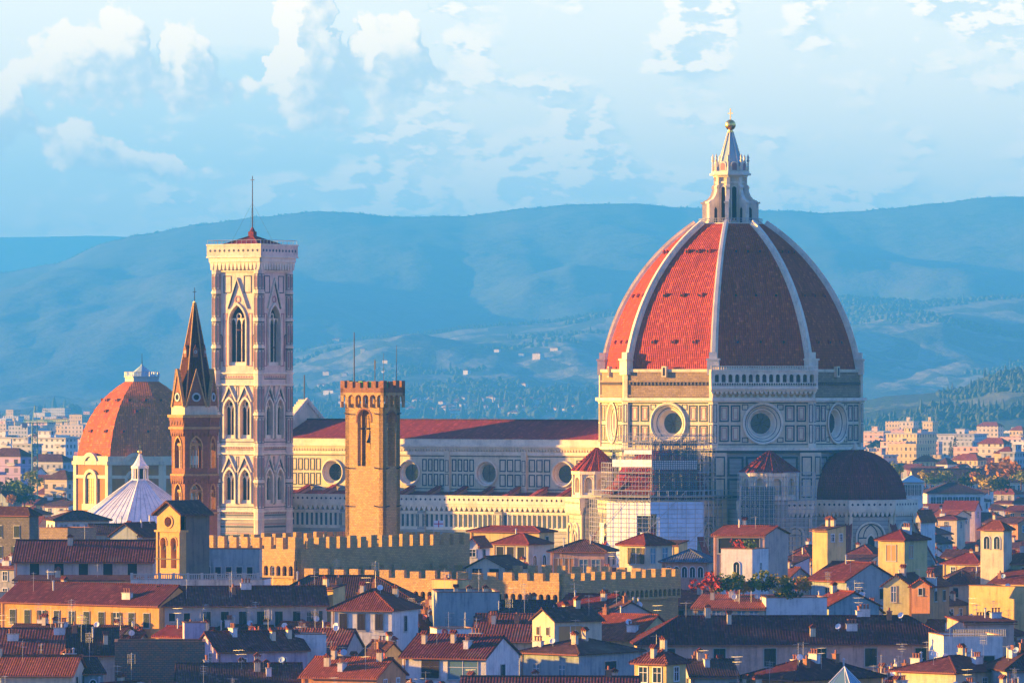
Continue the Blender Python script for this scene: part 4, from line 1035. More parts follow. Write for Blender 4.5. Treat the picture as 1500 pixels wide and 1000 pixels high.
for (r0, z0), (r1, z1) in zip(pr, pr[1:]):
    L = math.hypot(r1-r0, z1-z0)
    for k in range(8):
        a0, a1 = R(rc+45*k), R(rc+45*k+45)
        cd.add([(r0*math.cos(a0), r0*math.sin(a0), z0), (r0*math.cos(a1), r0*math.sin(a1), z0), (r1*math.cos(a1), r1*math.sin(a1), z1), (r1*math.cos(a0), r1*math.sin(a0), z1)],
               [(0, 1, 2, 3)], TILE_DOME, [[(-r0*.38, ac), (r0*.38, ac), (r1*.38, ac+L), (-r1*.38, ac+L)]])
    ac += L
for k in range(8):
    for z, r in ((42, 16.9), (50.5, 11.6), (47.5, 14.0)):
        cd.M = face(rc+22.5+45*k, r*.924)
        for q in (-.28, .28) if z != 47.5 else (0,): cd.box(r*.35*q*2-.45, r*.35*q*2+.45, -.4, 1, z, z+.9, TILE_DOME); cd.box(r*.35*q*2-.28, r*.35*q*2+.28, -.43, .5, z+.1, z+.7, DARK)
cd.M = Matrix(); cd.build('dome', ch)
cp = MB(); cp.prism(octo(4.9, rc), 56.0, 57.3, COPPER); cp.prism(octo(5.2, rc), 57.2, 57.5, COPPER); cp.cyl(0, 0, 57.5, 60.4, 4.0, .4, COPPER, 8); cp.cyl(0, 0, 60.2, 63.8, .12, .06, IRON, 5); cp.lathe([(0, 60.2), (.4, 60.6), (0, 61)], COPPER, 8)
for k in range(8):
    a, b = octo(5.0, rc)[k], octo(5.0, rc)[(k+1) % 8]
    for t in range(5): cp.cyl(a[0]+(b[0]-a[0])*t/5, a[1]+(b[1]-a[1])*t/5, 57.5, 58.7, .06, .06, STEEL, 4)
    cp.tube((*a, 58.7), (*b, 58.7), .06, STEEL)
cp.build('lead_cap', ch)
# ------------------------------------------------------------------ baptistery roof
bt = thing('baptistery', 'octagonal baptistery with a white marble pyramid roof and small lantern', 'baptistery', (xof(205, 1390), 1390, 0))
rb_ = -90-8
WM = M_plaster('white_roof_marble', (.74, .73, .72), .5, .6)
bw = MB(); bw.prism(octo(17.6, rb_), 0, 21.3, MSTRIPE); bw.prism(octo(18.1, rb_), 20.6, 21.6, MARBLE_C)
bw.build('striped_wall', bt)
br = MB(); P8 = octo(18.0, rb_); T8 = octo(1.95, rb_)
for k in range(8):
    n = 7
    a, b, c_, d = P8[k], P8[(k+1) % 8], T8[(k+1) % 8], T8[k]
    br.add([(*a, 21.6), (*b, 21.6), (*c_, 33.0), (*d, 33.0)], [(0, 1, 2, 3)], WM)
    br.tube((*a, 21.65), (*d, 33.05), .16, WM)
    for i in range(1, n):
        t = i/n; br.tube((a[0]+(b[0]-a[0])*t, a[1]+(b[1]-a[1])*t, 21.62), (d[0]+(c_[0]-d[0])*t, d[1]+(c_[1]-d[1])*t, 33.02), .05, LEAD, 3)
br.build('pyramid_roof', bt)
bl = MB(); bl.prism(octo(2.1, rb_), 32.8, 33.3, WM)
for i in range(8): x, y = octo(1.75, rb_)[i]; bl.cyl(x, y, 33.3, 35.8, .22, .22, WM, 6)
bl.cyl(0, 0, 33.3, 36, .95, .95, DARK, 8); bl.prism(octo(2.1, rb_), 35.7, 36.3, WM); bl.lathe([(1.9, 36.3), (1.5, 36.7), (.9, 37.6), (.25, 39.1)], WM, 8, smooth=False)
bl.lathe([(0, 39.0), (.45, 39.3), (.5, 39.7), (.3, 40.0), (0, 40.2)], GOLD, 10); bl.box(-.05, .05, -.05, .05, 40.1, 41.3, GOLD); bl.box(-.3, .3, -.04, .04, 40.7, 40.8, GOLD)
bl.build('lantern', bt)
# ------------------------------------------------------------------ bell gable
BY = M_plaster('golden_plaster', (.60, .34, .11), .5)
bgq = thing('bell_gable', 'sunlit ochre bell gable with two arched openings left of the hexagonal tower', 'bell gable', (xof(264, 938), 938, 0), R(-42))
m_ = MB(); w3 = 5.2; z0 = 25.2
m_.wall(-w3, 0, 25.2, 32.4, [(-w3*.72, 1.25, 26.4, 30.6, False), (-w3*.28, 1.25, 26.4, 30.6, False)], 0, 1.3, BY, 10)
m_.hole(-w3, 0, 32.4, 35.0, -w3/2, 33.7, .8, 0, BY, 20); m_.hole(-w3, 0, 32.4, 35.0, -w3/2, 33.7, .8, 1.3, BY, 20); m_.ring(-w3/2, 33.7, [(.8, 0), (.8, 1.3)], BY, 20)
m_.ring(-w3/2, 33.7, [(1.05, 0), (1.05, -.15), (.8, -.15)], BY, 20)
m_.box(-w3+.4, -.4, 1.2, 1.29, 25.4, 34.9, DARK); m_.slab([(-w3, 35.0), (0, 35.0), (-w3/2, 36.5)], 0, 1.3, BY)  # dark sheet behind the arches paints them as shaded openings
for x0, x1 in ((-w3, -w3+.35), (-.35, 0)): m_.box(x0, x1, -.2, .05, 25.2, 32.1, BY)
m_.box(-w3-.3, .3, -.35, 1.5, 32.1, 32.4, BY)
for xc in (-w3*.72, -w3*.28): m_.archband(xc, 1.25, 29.9, 30.6, .16, -.12, .02, BY)
m_.slab([(-w3-1.0, 20), (1.0, 20), (.9, 24.2), (.55, 25.2), (-w3-.55, 25.2), (-w3-.9, 24.2)], -.1, 1.4, BY); m_.box(-w3-1.6, 2.0, -.2, 3, 0, 21.5, BY); m_.box(-w3, 0, 1.3, 6.5, 20, 34.9, M_plaster('grey_render', (.16, .13, .10)))
m_.build('wall', bgq)
r_ = MB(); 
for s_ in (-1, 1): r_.slab([(-w3/2+s_*(w3/2+.7), 34.6), (-w3/2+s_*(w3/2+.7), 34.95), (-w3/2, 37.1), (-w3/2, 36.75)][::s_], -.6, 6.8, TILE_B)
r_.build('roof', bgq)
for xc in (-w3*.72, -w3*.28):
    b_ = MB(); b_.lathe([(0, .9), (.2, .85), (.26, .3), (.4, 0), (.35, 0)], IRON, 10, 0, 0); b_.box(-.42, .42, -.05, .05, .9, 1.0, WOOD); b_.build('bell', bgq, (xc, .6, 29.2))
ir = MB(); ir.box(-w3-.2, .2, -.35, -.28, 27.8, 27.95, IRON); ir.build('iron_bar', bgq)
# ------------------------------------------------------------------ houses
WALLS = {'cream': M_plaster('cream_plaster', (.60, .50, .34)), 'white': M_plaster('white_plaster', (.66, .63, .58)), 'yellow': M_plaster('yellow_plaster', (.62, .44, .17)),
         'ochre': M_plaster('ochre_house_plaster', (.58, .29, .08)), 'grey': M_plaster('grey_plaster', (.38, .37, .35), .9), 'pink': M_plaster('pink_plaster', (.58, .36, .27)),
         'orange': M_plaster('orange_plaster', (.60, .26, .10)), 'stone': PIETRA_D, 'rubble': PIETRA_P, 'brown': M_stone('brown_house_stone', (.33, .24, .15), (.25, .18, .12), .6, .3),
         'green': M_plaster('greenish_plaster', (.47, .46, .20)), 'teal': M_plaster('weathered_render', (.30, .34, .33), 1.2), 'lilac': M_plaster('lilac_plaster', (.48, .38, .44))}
SLATE = M_tile('slate_tiles', (.12, .13, .15), .4, .4)
TILES = {'red': TILE_R, 'tile': TILE, 'old': TILE_B, 'coarse': TILE_BIG, 'slate': SLATE}
FRAME = M_plain('stone_surround', (.42, .40, .36), .8); FRAMEW = M_plain('white_paint', (.72, .71, .69), .6); CURT = M_plain('orange_curtain_and_sunlight', (.55, .25, .07), .8)
BRICK = M_stone('chimney_brick', (.40, .17, .09), (.30, .13, .07), .3, .1, .015)
RUST = M_plain('rusty_pipe', (.30, .10, .05), .7); REDP = M_plain('red_paint', (.50, .06, .04), .5)
def ngon_y(): pass
_wm = {}
def win_mesh(style, w_, h):
    """window meshes are shared: frame with pane, and one shutter leaf"""
    key = (style, round(w_, 2), round(h, 2))
    if key in _wm: return _wm[key]
    m = MB(); t = .13; sh_ = None
    if style == 'arch':
        m.arch(0, w_, 0, h-w_/2, -.03, .02, GLASS); m.archband(0, w_, 0, h-w_/2, t, -.12, .02, FRAMEW, n=8); m.box(-w_/2-t, w_/2+t, -.18, .02, -.12, 0, FRAME); m.box(-.04, .04, -.07, .0, 0, h*.8, FRAMEW)
    else:
        pane = {'lit': CURT, 'open': DARK, 'pale': GLASS_B}.get(style, GLASS)
        m.box(-w_/2, w_/2, -.03, .02, 0, h, pane); m.frame(-w_/2-t, w_/2+t, -t, h+t, t, -.10, .02, FRAME if style[0:2] != 'gl' else FRAMEW)
        m.box(-w_/2-.2, w_/2+.2, -.2, .02, -.2, -.1, FRAME)
        if style in ('glass', 'lit', 'pale', 'shut_g', 'shut_b'):
            m.box(-.04, .04, -.07, 0, 0, h, FRAMEW)
            if style != 'lit': m.box(-w_/2, w_/2, -.065, 0, h*.62, h*.62+.06, FRAMEW)
        if style[:4] == 'shut':
            s_ = MB(); mat = SHUT_G if style[-1] == 'g' else SHUT_B; hw = w_/2-.02
            s_.frame(0, hw, 0, h, .07, -.16, -.11, mat)
            for i in range(int(h/.14)): s_.box(.07, hw-.07, -.15, -.12, .07+i*.14, .07+i*.14+.1, mat)
            sh_ = s_.mesh('shutter')
    _wm[key] = (m.mesh('window'), sh_); return _wm[key]
def add_window(parent, M_, x, z, style, w_, h, shutters=True, opened=False):
    me, s_ = win_mesh(style, w_, h); p = M_ @ Vector((x, 0, z)); rz = M_.to_euler().z
    o = link('window', me, parent, p, rz)
    if s_ and shutters:
        for q in (0, 1):
            if opened: link('shutter', s_, o, (-w_ if q == 0 else w_/2+.02, .05, 0))
            else: link('shutter', s_, o, (-w_/2+.01 if q == 0 else .01, 0, 0))
    return o
def chimney_mesh(kind):
    m = MB()
    if kind == 0: m.box(-.4, .4, -.3, .3, -1, 1.3, WALLS['cream']); m.slab([(-.6, 1.5), (.6, 1.5), (0, 1.95)], -.45, .45, TILE); [m.box(x-.1, x+.1, -.3, .3, 1.3, 1.52, BRICK) for x in (-.35, 0, .35)]
    elif kind == 1: m.box(-.35, .35, -.35, .35, -1, 1.1, BRICK); m.box(-.45, .45, -.45, .45, 1.1, 1.2, BRICK); m.cyl(0, 0, 1.2, 1.7, .18, .14, RUST, 8)
    elif kind == 2: m.box(-.8, .8, -.35, .35, -1, 1.0, WALLS['white']); m.box(-.9, .9, -.45, .45, 1.0, 1.1, FRAME); [m.cyl(x, 0, 1.1, 1.65, .14, .12, RUST, 8) for x in (-.5, 0, .5)]; [m.cyl(x, 0, 1.6, 1.75, .2, .2, RUST, 8) for x in (-.5, 0, .5)]
    else: m.cyl(0, 0, -.6, 1.5, .13, .13, STEEL, 8); m.cyl(0, 0, 1.55, 1.75, .26, .05, STEEL, 8)
    return m.mesh('chimney')
CHM = [chimney_mesh(k) for k in range(4)]
def antenna_mesh(kind):
    m = MB(); h = (3.2, 4.2, 2.4)[kind]; r = .022
    m.tube((0, 0, -1.0), (0, 0, h), r, STEEL)
    for j, z in enumerate((h-.2, h-.9)[:2 if kind < 2 else 1]):
        L = 1.5 if j == 0 else 1.1; m.tube((-L/2, 0, z), (L/2, 0, z), r*.8, STEEL)
        for i in range(7): x = -L/2+L*i/6; m.tube((x, -.35+.02*i, z), (x, .35-.02*i, z+.02), r*.55, STEEL, 3)
        if kind == 1: m.tube((0, -.5, z-.3), (0, .5, z-.3), r*.8, STEEL); [m.tube((0, y, z-.6), (0, y, z), r*.55, STEEL, 3) for y in (-.5, -.2, .2, .5)]
    return m.mesh('antenna')
ANT = [antenna_mesh(k) for k in range(3)]
def dish_mesh(mat):
    m = MB(Matrix.Translation((0, 0, .7)) @ Matrix.Rotation(R(65), 4, 'X'))
    m.lathe([(0, 0), (.2, .02), (.36, .07), (.46, .14), (.45, .16), (.35, .09), (.2, .045), (0, .03)], mat, 14); m.tube((0, -.4, .1), (0, 0, .5), .025, STEEL)
    m.M = Matrix(); m.tube((0, .1, -.6), (0, .1, .75), .04, STEEL); return m.mesh('satellite_dish')
DISH = [dish_mesh(FRAMEW), dish_mesh(REDP), dish_mesh(M_plain('pale_blue_paint', (.35, .48, .58), .5))]
houses, skyline_boxes, foot = [], [], []
hr = random.Random(11)
def house(label, pL, pC, pR, y, d, a=32, D=None, W=None, roof='gable', rise=2.4, wall='cream', tile='tile', fw=(), sw=(), chim=0, ant=0, dish=0, ybot=None,
          name='house', cat='house', group=None, over=.55, win_children=True, zfront=None, seed=None):
    """corner block: near corner at column pC; left face runs to pL, right face to pR (a > 0).  a < 0: near corner is the left one, front runs to pR."""
    s = d/F; rr = random.Random(seed if seed is not None else int(pC*7+y*13+d))
    ca_, sa_ = math.cos(R(abs(a))), math.sin(R(abs(a)))
    if a >= 0: w_ = W or max(2, (pC-pL)*s/ca_); l = D or max(3, (pR-pC)*s/max(.05, sa_)); x0, x1 = -w_, 0
    else: w_ = W or max(2, (pR-pC)*s/ca_); l = D or max(3, (pC-pL)*s/max(.05, sa_)); x0, x1 = 0, w_
    ze = zof(y, d); t = thing(name, label, cat, (xof(pC, d), d, 0), R(-a), group)
    wm, tm = WALLS[wall] if isinstance(wall, str) else wall, TILES[tile] if isinstance(tile, str) else tile
    wb = MB(); wb.box(x0, x1, 0, l, 0, ze, wm); o = over; rb = MB(); xm, ym = (x0+x1)/2, l/2
    if roof == 'gable':
        for xx in (x0, x1-.3): wb.M = Matrix.Translation((xx, 0, 0)) @ Matrix(((0, -1, 0, .3), (1, 0, 0, 0), (0, 0, 1, 0), (0, 0, 0, 1))); wb.slab([(0, ze), (l, ze), (ym, ze+rise)], 0, .3, wm)
        wb.M = Matrix(); k = rise/ym; zz = ze-o*k
        for (ya, yb) in ((-o, ym), (l+o, ym)):
            rb.add([(x0-o*.6, ya, zz+.05), (x1+o*.6, ya, zz+.05), (x1+o*.6, yb, ze+rise+.05), (x0-o*.6, yb, ze+rise+.05),
                    (x0-o*.6, ya, zz+.25), (x1+o*.6, ya, zz+.25), (x1+o*.6, yb, ze+rise+.25), (x0-o*.6, yb, ze+rise+.25)],
                   [(4, 5, 6, 7), (0, 3, 2, 1), (0, 1, 5, 4), (1, 2, 6, 5), (0, 4, 7, 3)], tm)
        rb.tube((x0-o*.6, ym, ze+rise+.27), (x1+o*.6, ym, ze+rise+.27), .15, tm, 6)
        rz = lambda x, y_: ze+rise*(1-abs(y_-ym)/ym)
    elif roof == 'gend':
        wb.slab([(x0, ze), (x1, ze), (xm, ze+rise)], 0, .3, wm); wb.slab([(x0, ze), (x1, ze), (xm, ze+rise)], l-.3, l, wm); hw = w_/2; k = rise/hw; zz = ze-o*k
        for (xa, xb) in ((x0-o, xm), (x1+o, xm)):
            rb.add([(xa, -o*.6, zz+.05), (xa, l+o*.6, zz+.05), (xb, l+o*.6, ze+rise+.05), (xb, -o*.6, ze+rise+.05),
                    (xa, -o*.6, zz+.25), (xa, l+o*.6, zz+.25), (xb, l+o*.6, ze+rise+.25), (xb, -o*.6, ze+rise+.25)],
                   [(4, 5, 6, 7), (0, 3, 2, 1), (0, 1, 5, 4), (1, 2, 6, 5), (0, 4, 7, 3)], tm)
        rb.tube((xm, -o*.6, ze+rise+.27), (xm, l+o*.6, ze+rise+.27), .15, tm, 6)
        rz = lambda x, y_: ze+rise*(1-abs(x-xm)/hw)
    elif roof == 'hip':
        if w_ >= l: r0, r1 = (x0+l/2, ym), (x1-l/2, ym)
        else: r0, r1 = (xm, w_/2), (xm, l-w_/2)
        b = [(x0-o, -o), (x1+o, -o), (x1+o, l+o), (x0-o, l+o)]; za = ze-.12; zt = ze+rise
        P = [(x, y_, za) for x, y_ in b]+[(x, y_, za+.2) for x, y_ in b]+[(*r0, zt), (*r1, zt)]
        f = [(0, 1, 5, 4), (1, 2, 6, 5), (2, 3, 7, 6), (3, 0, 4, 7), (3, 2, 1, 0)]
        f += [(4, 5, 9, 8), (5, 6, 9), (6, 7, 8, 9), (7, 4, 8)] if w_ >= l else [(4, 5, 8), (5, 6, 9, 8), (6, 7, 9), (7, 4, 8, 9)]
        rb.add(P, f, tm); rb.tube((*r0, zt), (*r1, zt+.01) if r0 != r1 else (r0[0]+.1, r0[1], zt), .16, tm, 6)
        for c_, r_ in (((4, 8), (5, 9), (6, 9), (7, 8)) if w_ >= l else ((4, 8), (5, 8), (6, 9), (7, 9))): rb.tube(P[c_], P[r_], .14, tm, 5)
        rz = lambda x, y_: ze+rise*min(1, min(x-x0, x1-x, y_, l-y_)/(min(w_, l)/2))
    elif roof == 'shed':
        for xx in (x0, x1-.3): wb.M = Matrix.Translation((xx, 0, 0)) @ Matrix(((0, -1, 0, .3), (1, 0, 0, 0), (0, 0, 1, 0), (0, 0, 0, 1))); wb.slab([(0, ze), (l, ze), (l, ze+rise)], 0, .3, wm)
        wb.M = Matrix(); wb.box(x0, x1, l-.3, l, ze, ze+rise, wm); k = rise/l
        rb.add([(x0-.3, -o, ze-o*k+.05), (x1+.3, -o, ze-o*k+.05), (x1+.3, l+.2, ze+rise+.05), (x0-.3, l+.2, ze+rise+.05), (x0-.3, -o, ze-o*k+.25), (x1+.3, -o, ze-o*k+.25), (x1+.3, l+.2, ze+rise+.25), (x0-.3, l+.2, ze+rise+.25)],
               [(4, 5, 6, 7), (0, 3, 2, 1), (0, 1, 5, 4), (1, 2, 6, 5), (0, 4, 7, 3), (3, 7, 6, 2)], tm)
        rz = lambda x, y_: ze+rise*y_/l
    else:
        wb.frame(0, 0, 0, 0, 0, 0, 0, wm) if False else None
        for q in ((x0, x1, 0, .3), (x0, x1, l-.3, l), (x0, x0+.3, .3, l-.3), (x1-.3, x1, .3, l-.3)): wb.box(*q, ze, ze+.9, wm)
        for q in ((x0-.08, x1+.08, -.08, .38), (x0-.08, x1+.08, l-.38, l+.08)): rb.box(*q, ze+.9, ze+1.02, BRICK)
        for q in ((x0-.08, x0+.38, .38, l-.38), (x1-.38, x1+.08, .38, l-.38)): rb.box(*q, ze+.9, ze+1.02, BRICK)
        rb.box(x0+.3, x1-.3, .3, l-.3, ze, ze+.06, BRICK)
        rz = lambda x, y_: ze
    if roof in ('gable', 'hip', 'shed'):
        rb.tube((x0-.3, -o-.06, ze-.1-(0 if roof == 'hip' else o*.25)), (x1+.3, -o-.06, ze-.1-(0 if roof == 'hip' else o*.25)), .09, RUST, 5)
        if w_ > 6: wb.tube((x0+.4, -.1, max(0, ze-14)), (x0+.4, -.1, ze-.2), .07, RUST, 5)
    wb.build('wall', t); rb.build('roof', t)
    if not sw and roof != 'flat' and 800 < d < 1250 and l > 5 and rr.random() < .7: sw = [(max(1, int(l/4)), .95, 1.5, .9 if roof != 'gable' else .4, rr.choice(('shut_g', 'shut_b', 'glass')))]
    for side, specs in ((0, fw), (1, sw)):
        for (n, ww, wh, drop, style, *rest) in specs:
            m0, m1 = rest[0] if rest else (.06, .94)
            L = w_ if side == 0 else l
            Mw = wallM((x0, 0, 0), 0) if side == 0 else (wallM((x1, 0, 0), R(90)) if a >= 0 else wallM((x0, l, 0), R(-90)))
            for i in range(n):
                f = m0+(m1-m0)*(i+.5)/n; add_window(t, Mw, L*f, ze-drop-wh, style, ww, wh, win_children, rr.random() < .15)
    def spot(): return (x0+(x1-x0)*rr.uniform(.12, .88), l*rr.uniform(.12, .85))
    if d < 1000 and roof != 'flat': chim += 2; ant += 1
    for i in range(chim): x, y_ = spot(); link('chimney', CHM[rr.choice((0, 0, 1, 2, 3))], t, (x, y_, rz(x, y_)), R(90*rr.randint(0, 1)))
    for i in range(ant): x, y_ = spot(); link('antenna', ANT[rr.randint(0, 2)], t, (x, y_, rz(x, y_)), rr.uniform(0, 3))
    for i in range(dish): x, y_ = spot(); link('satellite_dish', DISH[rr.choice((0, 0, 0, 1, 2))], t, (x, y_, rz(x, y_)+.2), R(a)+rr.uniform(-.7, .1))
    # footprint and picture box, for packing the plain houses round this one
    c_, s2 = math.cos(R(-a)), math.sin(R(-a)); ox, oy = xof(pC, d), d
    cs = [(ox+x*c_-y_*s2, oy+x*s2+y_*c_) for x, y_ in ((x0, 0), (x1, 0), (x1, l), (x0, l))]
    foot.append((min(p[0] for p in cs), max(p[0] for p in cs), min(p[1] for p in cs), max(p[1] for p in cs), cs))
    zt = ze+(rise if roof != 'flat' else .9)
    pxs = [750+p[0]/p[1]*F for p in cs]; yt = HY+(CZ-zt)*F/(d+l*.4)
    skyline_boxes.append((min(pxs), max(pxs), yt, ybot if ybot is not None else y+8, d))
    t['_row'] = yt; houses.append(t); return t
H = house
# the hand-placed houses, far to near ------------------------------------------
H('dark stone building with a low tiled roof at the far left edge', -50, 43, 52, 755, 1150, 32, roof='hip', rise=1.6, wall='stone', tile='old', fw=[(3, 1.3, 2.2, 2.0, 'shut_g'), (3, 1.3, 2.2, 6.0, 'shut_g')], ybot=812)
H('long pale church with five dark windows, left of the bell gable', 20, 224, 226, 822, 950, 2, D=11, roof='gable', rise=3.0, wall='grey', tile='coarse', fw=[(5, 1.5, 2.0, .25, 'open')], ybot=846, name='church', cat='church')
H('low church aisle with a lean-to roof below the five dark windows', 20, 190, 191, 851, 940, 2, D=8, roof='shed', rise=.5, wall='white', tile='old', ybot=866, name='church_aisle', cat='church')
H('grey-green rendered block with a stained flat top below the first battlements', 274, 380, 384, 812, 966, 4, D=4, roof='flat', wall='teal', fw=[(6, .9, 1.5, 2.0, 'open')], ybot=850)
H('long low terrace building with round arches below the bell gable', 190, 386, 392, 857, 935, 6, D=8, roof='flat', wall='white', fw=[(9, 1.9, 1.9, .6, 'arch')], ybot=868)
H('broad hip-roofed dark red roof with a yellow dormer, below the battlement corner', 384, 606, 612, 882, 915, 4, D=13, roof='hip', rise=3.9, wall='grey', tile='old', fw=[(6, 1, 1.8, 1, 'shut_g')], ybot=884)
H('small sunlit yellow roof dormer wall on the broad hipped roof', 464, 488, 490, 862, 906, 36, D=3, roof='shed', rise=.5, wall='yellow', tile='old', ybot=864, name='dormer_house')
H('long sunlit orange-yellow building with nine dark shuttered windows, lower left', -14, 233, 236, 886, 895, 36, D=9.0, roof='gable', rise=2.6, wall='ochre', tile='coarse', fw=[(10, 1.05, 2.1, 1.3, 'shut_g', (.03, .97))], chim=1, ant=1, ybot=922)
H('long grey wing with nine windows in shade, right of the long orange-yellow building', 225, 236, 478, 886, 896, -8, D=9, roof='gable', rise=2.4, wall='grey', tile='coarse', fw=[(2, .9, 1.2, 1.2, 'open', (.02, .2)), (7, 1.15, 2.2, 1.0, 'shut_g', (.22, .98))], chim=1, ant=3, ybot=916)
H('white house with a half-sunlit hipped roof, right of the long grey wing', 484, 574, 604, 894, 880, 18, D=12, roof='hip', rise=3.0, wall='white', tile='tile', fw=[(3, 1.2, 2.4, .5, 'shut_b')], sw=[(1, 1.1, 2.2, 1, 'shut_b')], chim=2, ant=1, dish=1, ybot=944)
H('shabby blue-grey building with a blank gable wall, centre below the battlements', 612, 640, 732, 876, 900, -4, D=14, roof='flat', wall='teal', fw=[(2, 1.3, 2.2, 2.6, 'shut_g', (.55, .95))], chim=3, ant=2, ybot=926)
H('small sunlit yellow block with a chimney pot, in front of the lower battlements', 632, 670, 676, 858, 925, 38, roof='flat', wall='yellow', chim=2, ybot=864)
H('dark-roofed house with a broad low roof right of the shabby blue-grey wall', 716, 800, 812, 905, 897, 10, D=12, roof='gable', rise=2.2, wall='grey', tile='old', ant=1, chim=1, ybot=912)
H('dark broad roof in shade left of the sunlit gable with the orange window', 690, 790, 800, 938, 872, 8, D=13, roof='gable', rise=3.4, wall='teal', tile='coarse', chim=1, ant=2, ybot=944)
H('small house with a sunlit gable and a wide orange-curtained window, lower centre', 780, 812, 882, 909, 858, 58, roof='gend', rise=1.5, wall='cream', tile='old', fw=[(2, .7, 1.1, 1.0, 'shut_b')], sw=[(1, 4.0, 2.2, .8, 'lit', (.05, .62))], ybot=944)
H('sunlit roof of red tiles left of the long pink building', 826, 930, 940, 936, 880, 34, D=12, roof='gable', rise=3.2, wall='yellow', tile='red', fw=[(3, 1, 1.8, 1, 'shut_b')], chim=2, dish=1, ybot=944)
H('small gabled house with a red roof just below the corner of the lower battlements', 815, 884, 912, 890, 925, 30, D=9, roof='gable', rise=1.7, wall='cream', tile='red', ant=1, chim=1, ybot=906)
H('grey gable-ended house with a tall dark pipe, above the pink building', 884, 890, 960, 902, 915, -12, D=9, roof='gend', rise=2.0, wall='grey', tile='old', chim=1, dish=1, ybot=912)
H('dark hip-roofed house with peeling walls, bottom centre', 762, 848, 936, 958, 838, 40, D=14, roof='hip', rise=1.8, wall='teal', tile='old', fw=[(2, 1.1, 1.6, 1.6, 'pale')], sw=[(1, 2.6, 2.4, 1.2, 'open')], chim=2, dish=2, ybot=1000)
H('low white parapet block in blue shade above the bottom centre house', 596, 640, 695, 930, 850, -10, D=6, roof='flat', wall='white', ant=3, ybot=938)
H('white house with wide shuttered window and a roller door, bottom centre', 588, 712, 766, 963, 822, 22, D=12, roof='gable', rise=2.6, wall='white', tile='coarse', fw=[(1, 2.6, 2.5, .4, 'shut_b', (.18, .5)), (1, 4.4, 2.6, .4, 'pale', (.5, .95))], sw=[(1, 1.4, 2.6, 1.2, 'shut_g')], chim=3, ant=1, dish=1, ybot=1000)
H('strip of coarse red tiled roof along the bottom edge, centre', 676, 934, 940, 1012, 790, 2, D=9, roof='gable', rise=1.5, wall='cream', tile='coarse', chim=1, ybot=1000)
H('long pink building with big dark shuttered windows and a purple-red roof, lower right', 930, 936, 1402, 944, 862, -3, D=12.5, roof='hip', rise=3.9, wall='pink', tile='coarse', fw=[(6, 1.7, 2.6, .55, 'shut_g', (.015, .97))], chim=6, ant=1, dish=2, ybot=984)
H('small yellow turret with a pyramid roof at the bottom edge', 930, 976, 1006, 972, 800, 36, roof='hip', rise=2.0, wall='yellow', tile='coarse', fw=[(2, 1.3, 2.0, .5, 'glass')], sw=[(1, 1.0, 1.8, .5, 'glass')], ybot=1000)
H('dark tiled roof beside the yellow turret at the bottom edge', 1000, 1012, 1080, 990, 806, -6, D=10, roof='gable', rise=1.8, wall='grey', tile='old', chim=4, ybot=1000)
H('broad low roof with clustered chimneys, bottom right of centre', 1090, 1165, 1320, 996, 800, 50, D=16, roof='hip', rise=2.4, wall='orange', tile='coarse', chim=4, ant=2, dish=1, ybot=1000)
H('rough dark stone wall block with reddish patches at the bottom left', 160, 168, 300, 950, 828, -3, D=9, roof='flat', wall='rubble', ybot=1000)
H('purple-brown coarse tiled roof at the lower left edge', -40, 122, 128, 962, 850, 3, D=12, roof='gable', rise=3.6, wall='grey', tile='coarse', ant=3, chim=3, ybot=972)
H('second dark tiled roof between the left edge and the rough stone block', 92, 100, 172, 958, 842, -5, D=11, roof='gable', rise=3.2, wall='teal', tile='old', ant=2, chim=2, ybot=976)
H('red tiled roof with a beige wall in the bottom left corner', -30, 106, 110, 988, 812, 8, D=9, roof='gable', rise=2.2, wall='cream', tile='red', ant=1, ybot=1000)
H('grey house with round arched windows at the bottom left', 70, 96, 150, 985, 818, -20, D=8, roof='gable', rise=1.6, wall='teal', tile='old', fw=[(2, .9, 1.4, 1.0, 'arch')], chim=2, ybot=1000)
H('little sunlit yellow house front with a red roof above the rough stone block', 226, 268, 272, 932, 868, 36, D=6, roof='gable', rise=1.1, wall='yellow', tile='red', ybot=940)
H('small white box-like stair house beside the little sunlit yellow front', 266, 270, 300, 921, 858, -8, D=3, roof='flat', wall='lilac', ybot=940)
H('low dark tiled range in front of the long orange-yellow building', 0, 172, 232, 935, 880, 22, D=8, roof='gable', rise=1.5, wall='yellow', tile='old', ant=3, chim=2, dish=1, ybot=940)
H('white house with sunlit left gable and red roof, right of the rough stone block', 296, 318, 448, 953, 842, -26, D=8, roof='gable', rise=2.3, wall='lilac', tile='coarse', fw=[(2, 1.2, 1.8, 1.2, 'glass')], chim=2, ant=1, ybot=985)
H('blank white wall block right of the red-roofed white house', 428, 432, 478, 938, 850, -4, D=6, roof='flat', wall='white', ybot=976)
H('ribbed grey-purple roof sloping down right of the blank white wall', 378, 500, 528, 962, 868, 18, D=11, roof='gable', rise=3.6, wall='grey', tile='coarse', ant=3, dish=2, chim=1, ybot=972)
H('dark low roof with blue window boxes at the bottom left of centre', 252, 262, 442, 1000, 812, -5, D=10, roof='gable', rise=2.2, wall='grey', tile='old', ant=3, chim=4, dish=2, ybot=1000)
H('dark red roof with many chimney pots at the bottom, left of the white centre house', 440, 552, 590, 992, 806, 22, D=10, roof='gable', rise=2.2, wall='orange', tile='red', ant=3, chim=6, dish=2, ybot=1000)
H('white narrow house wall with sunlit chimneys, between the ribbed roof and the centre house', 548, 560, 592, 960, 836, -20, D=9, roof='gend', rise=1.6, wall='yellow', tile='old', chim=3, ybot=985)
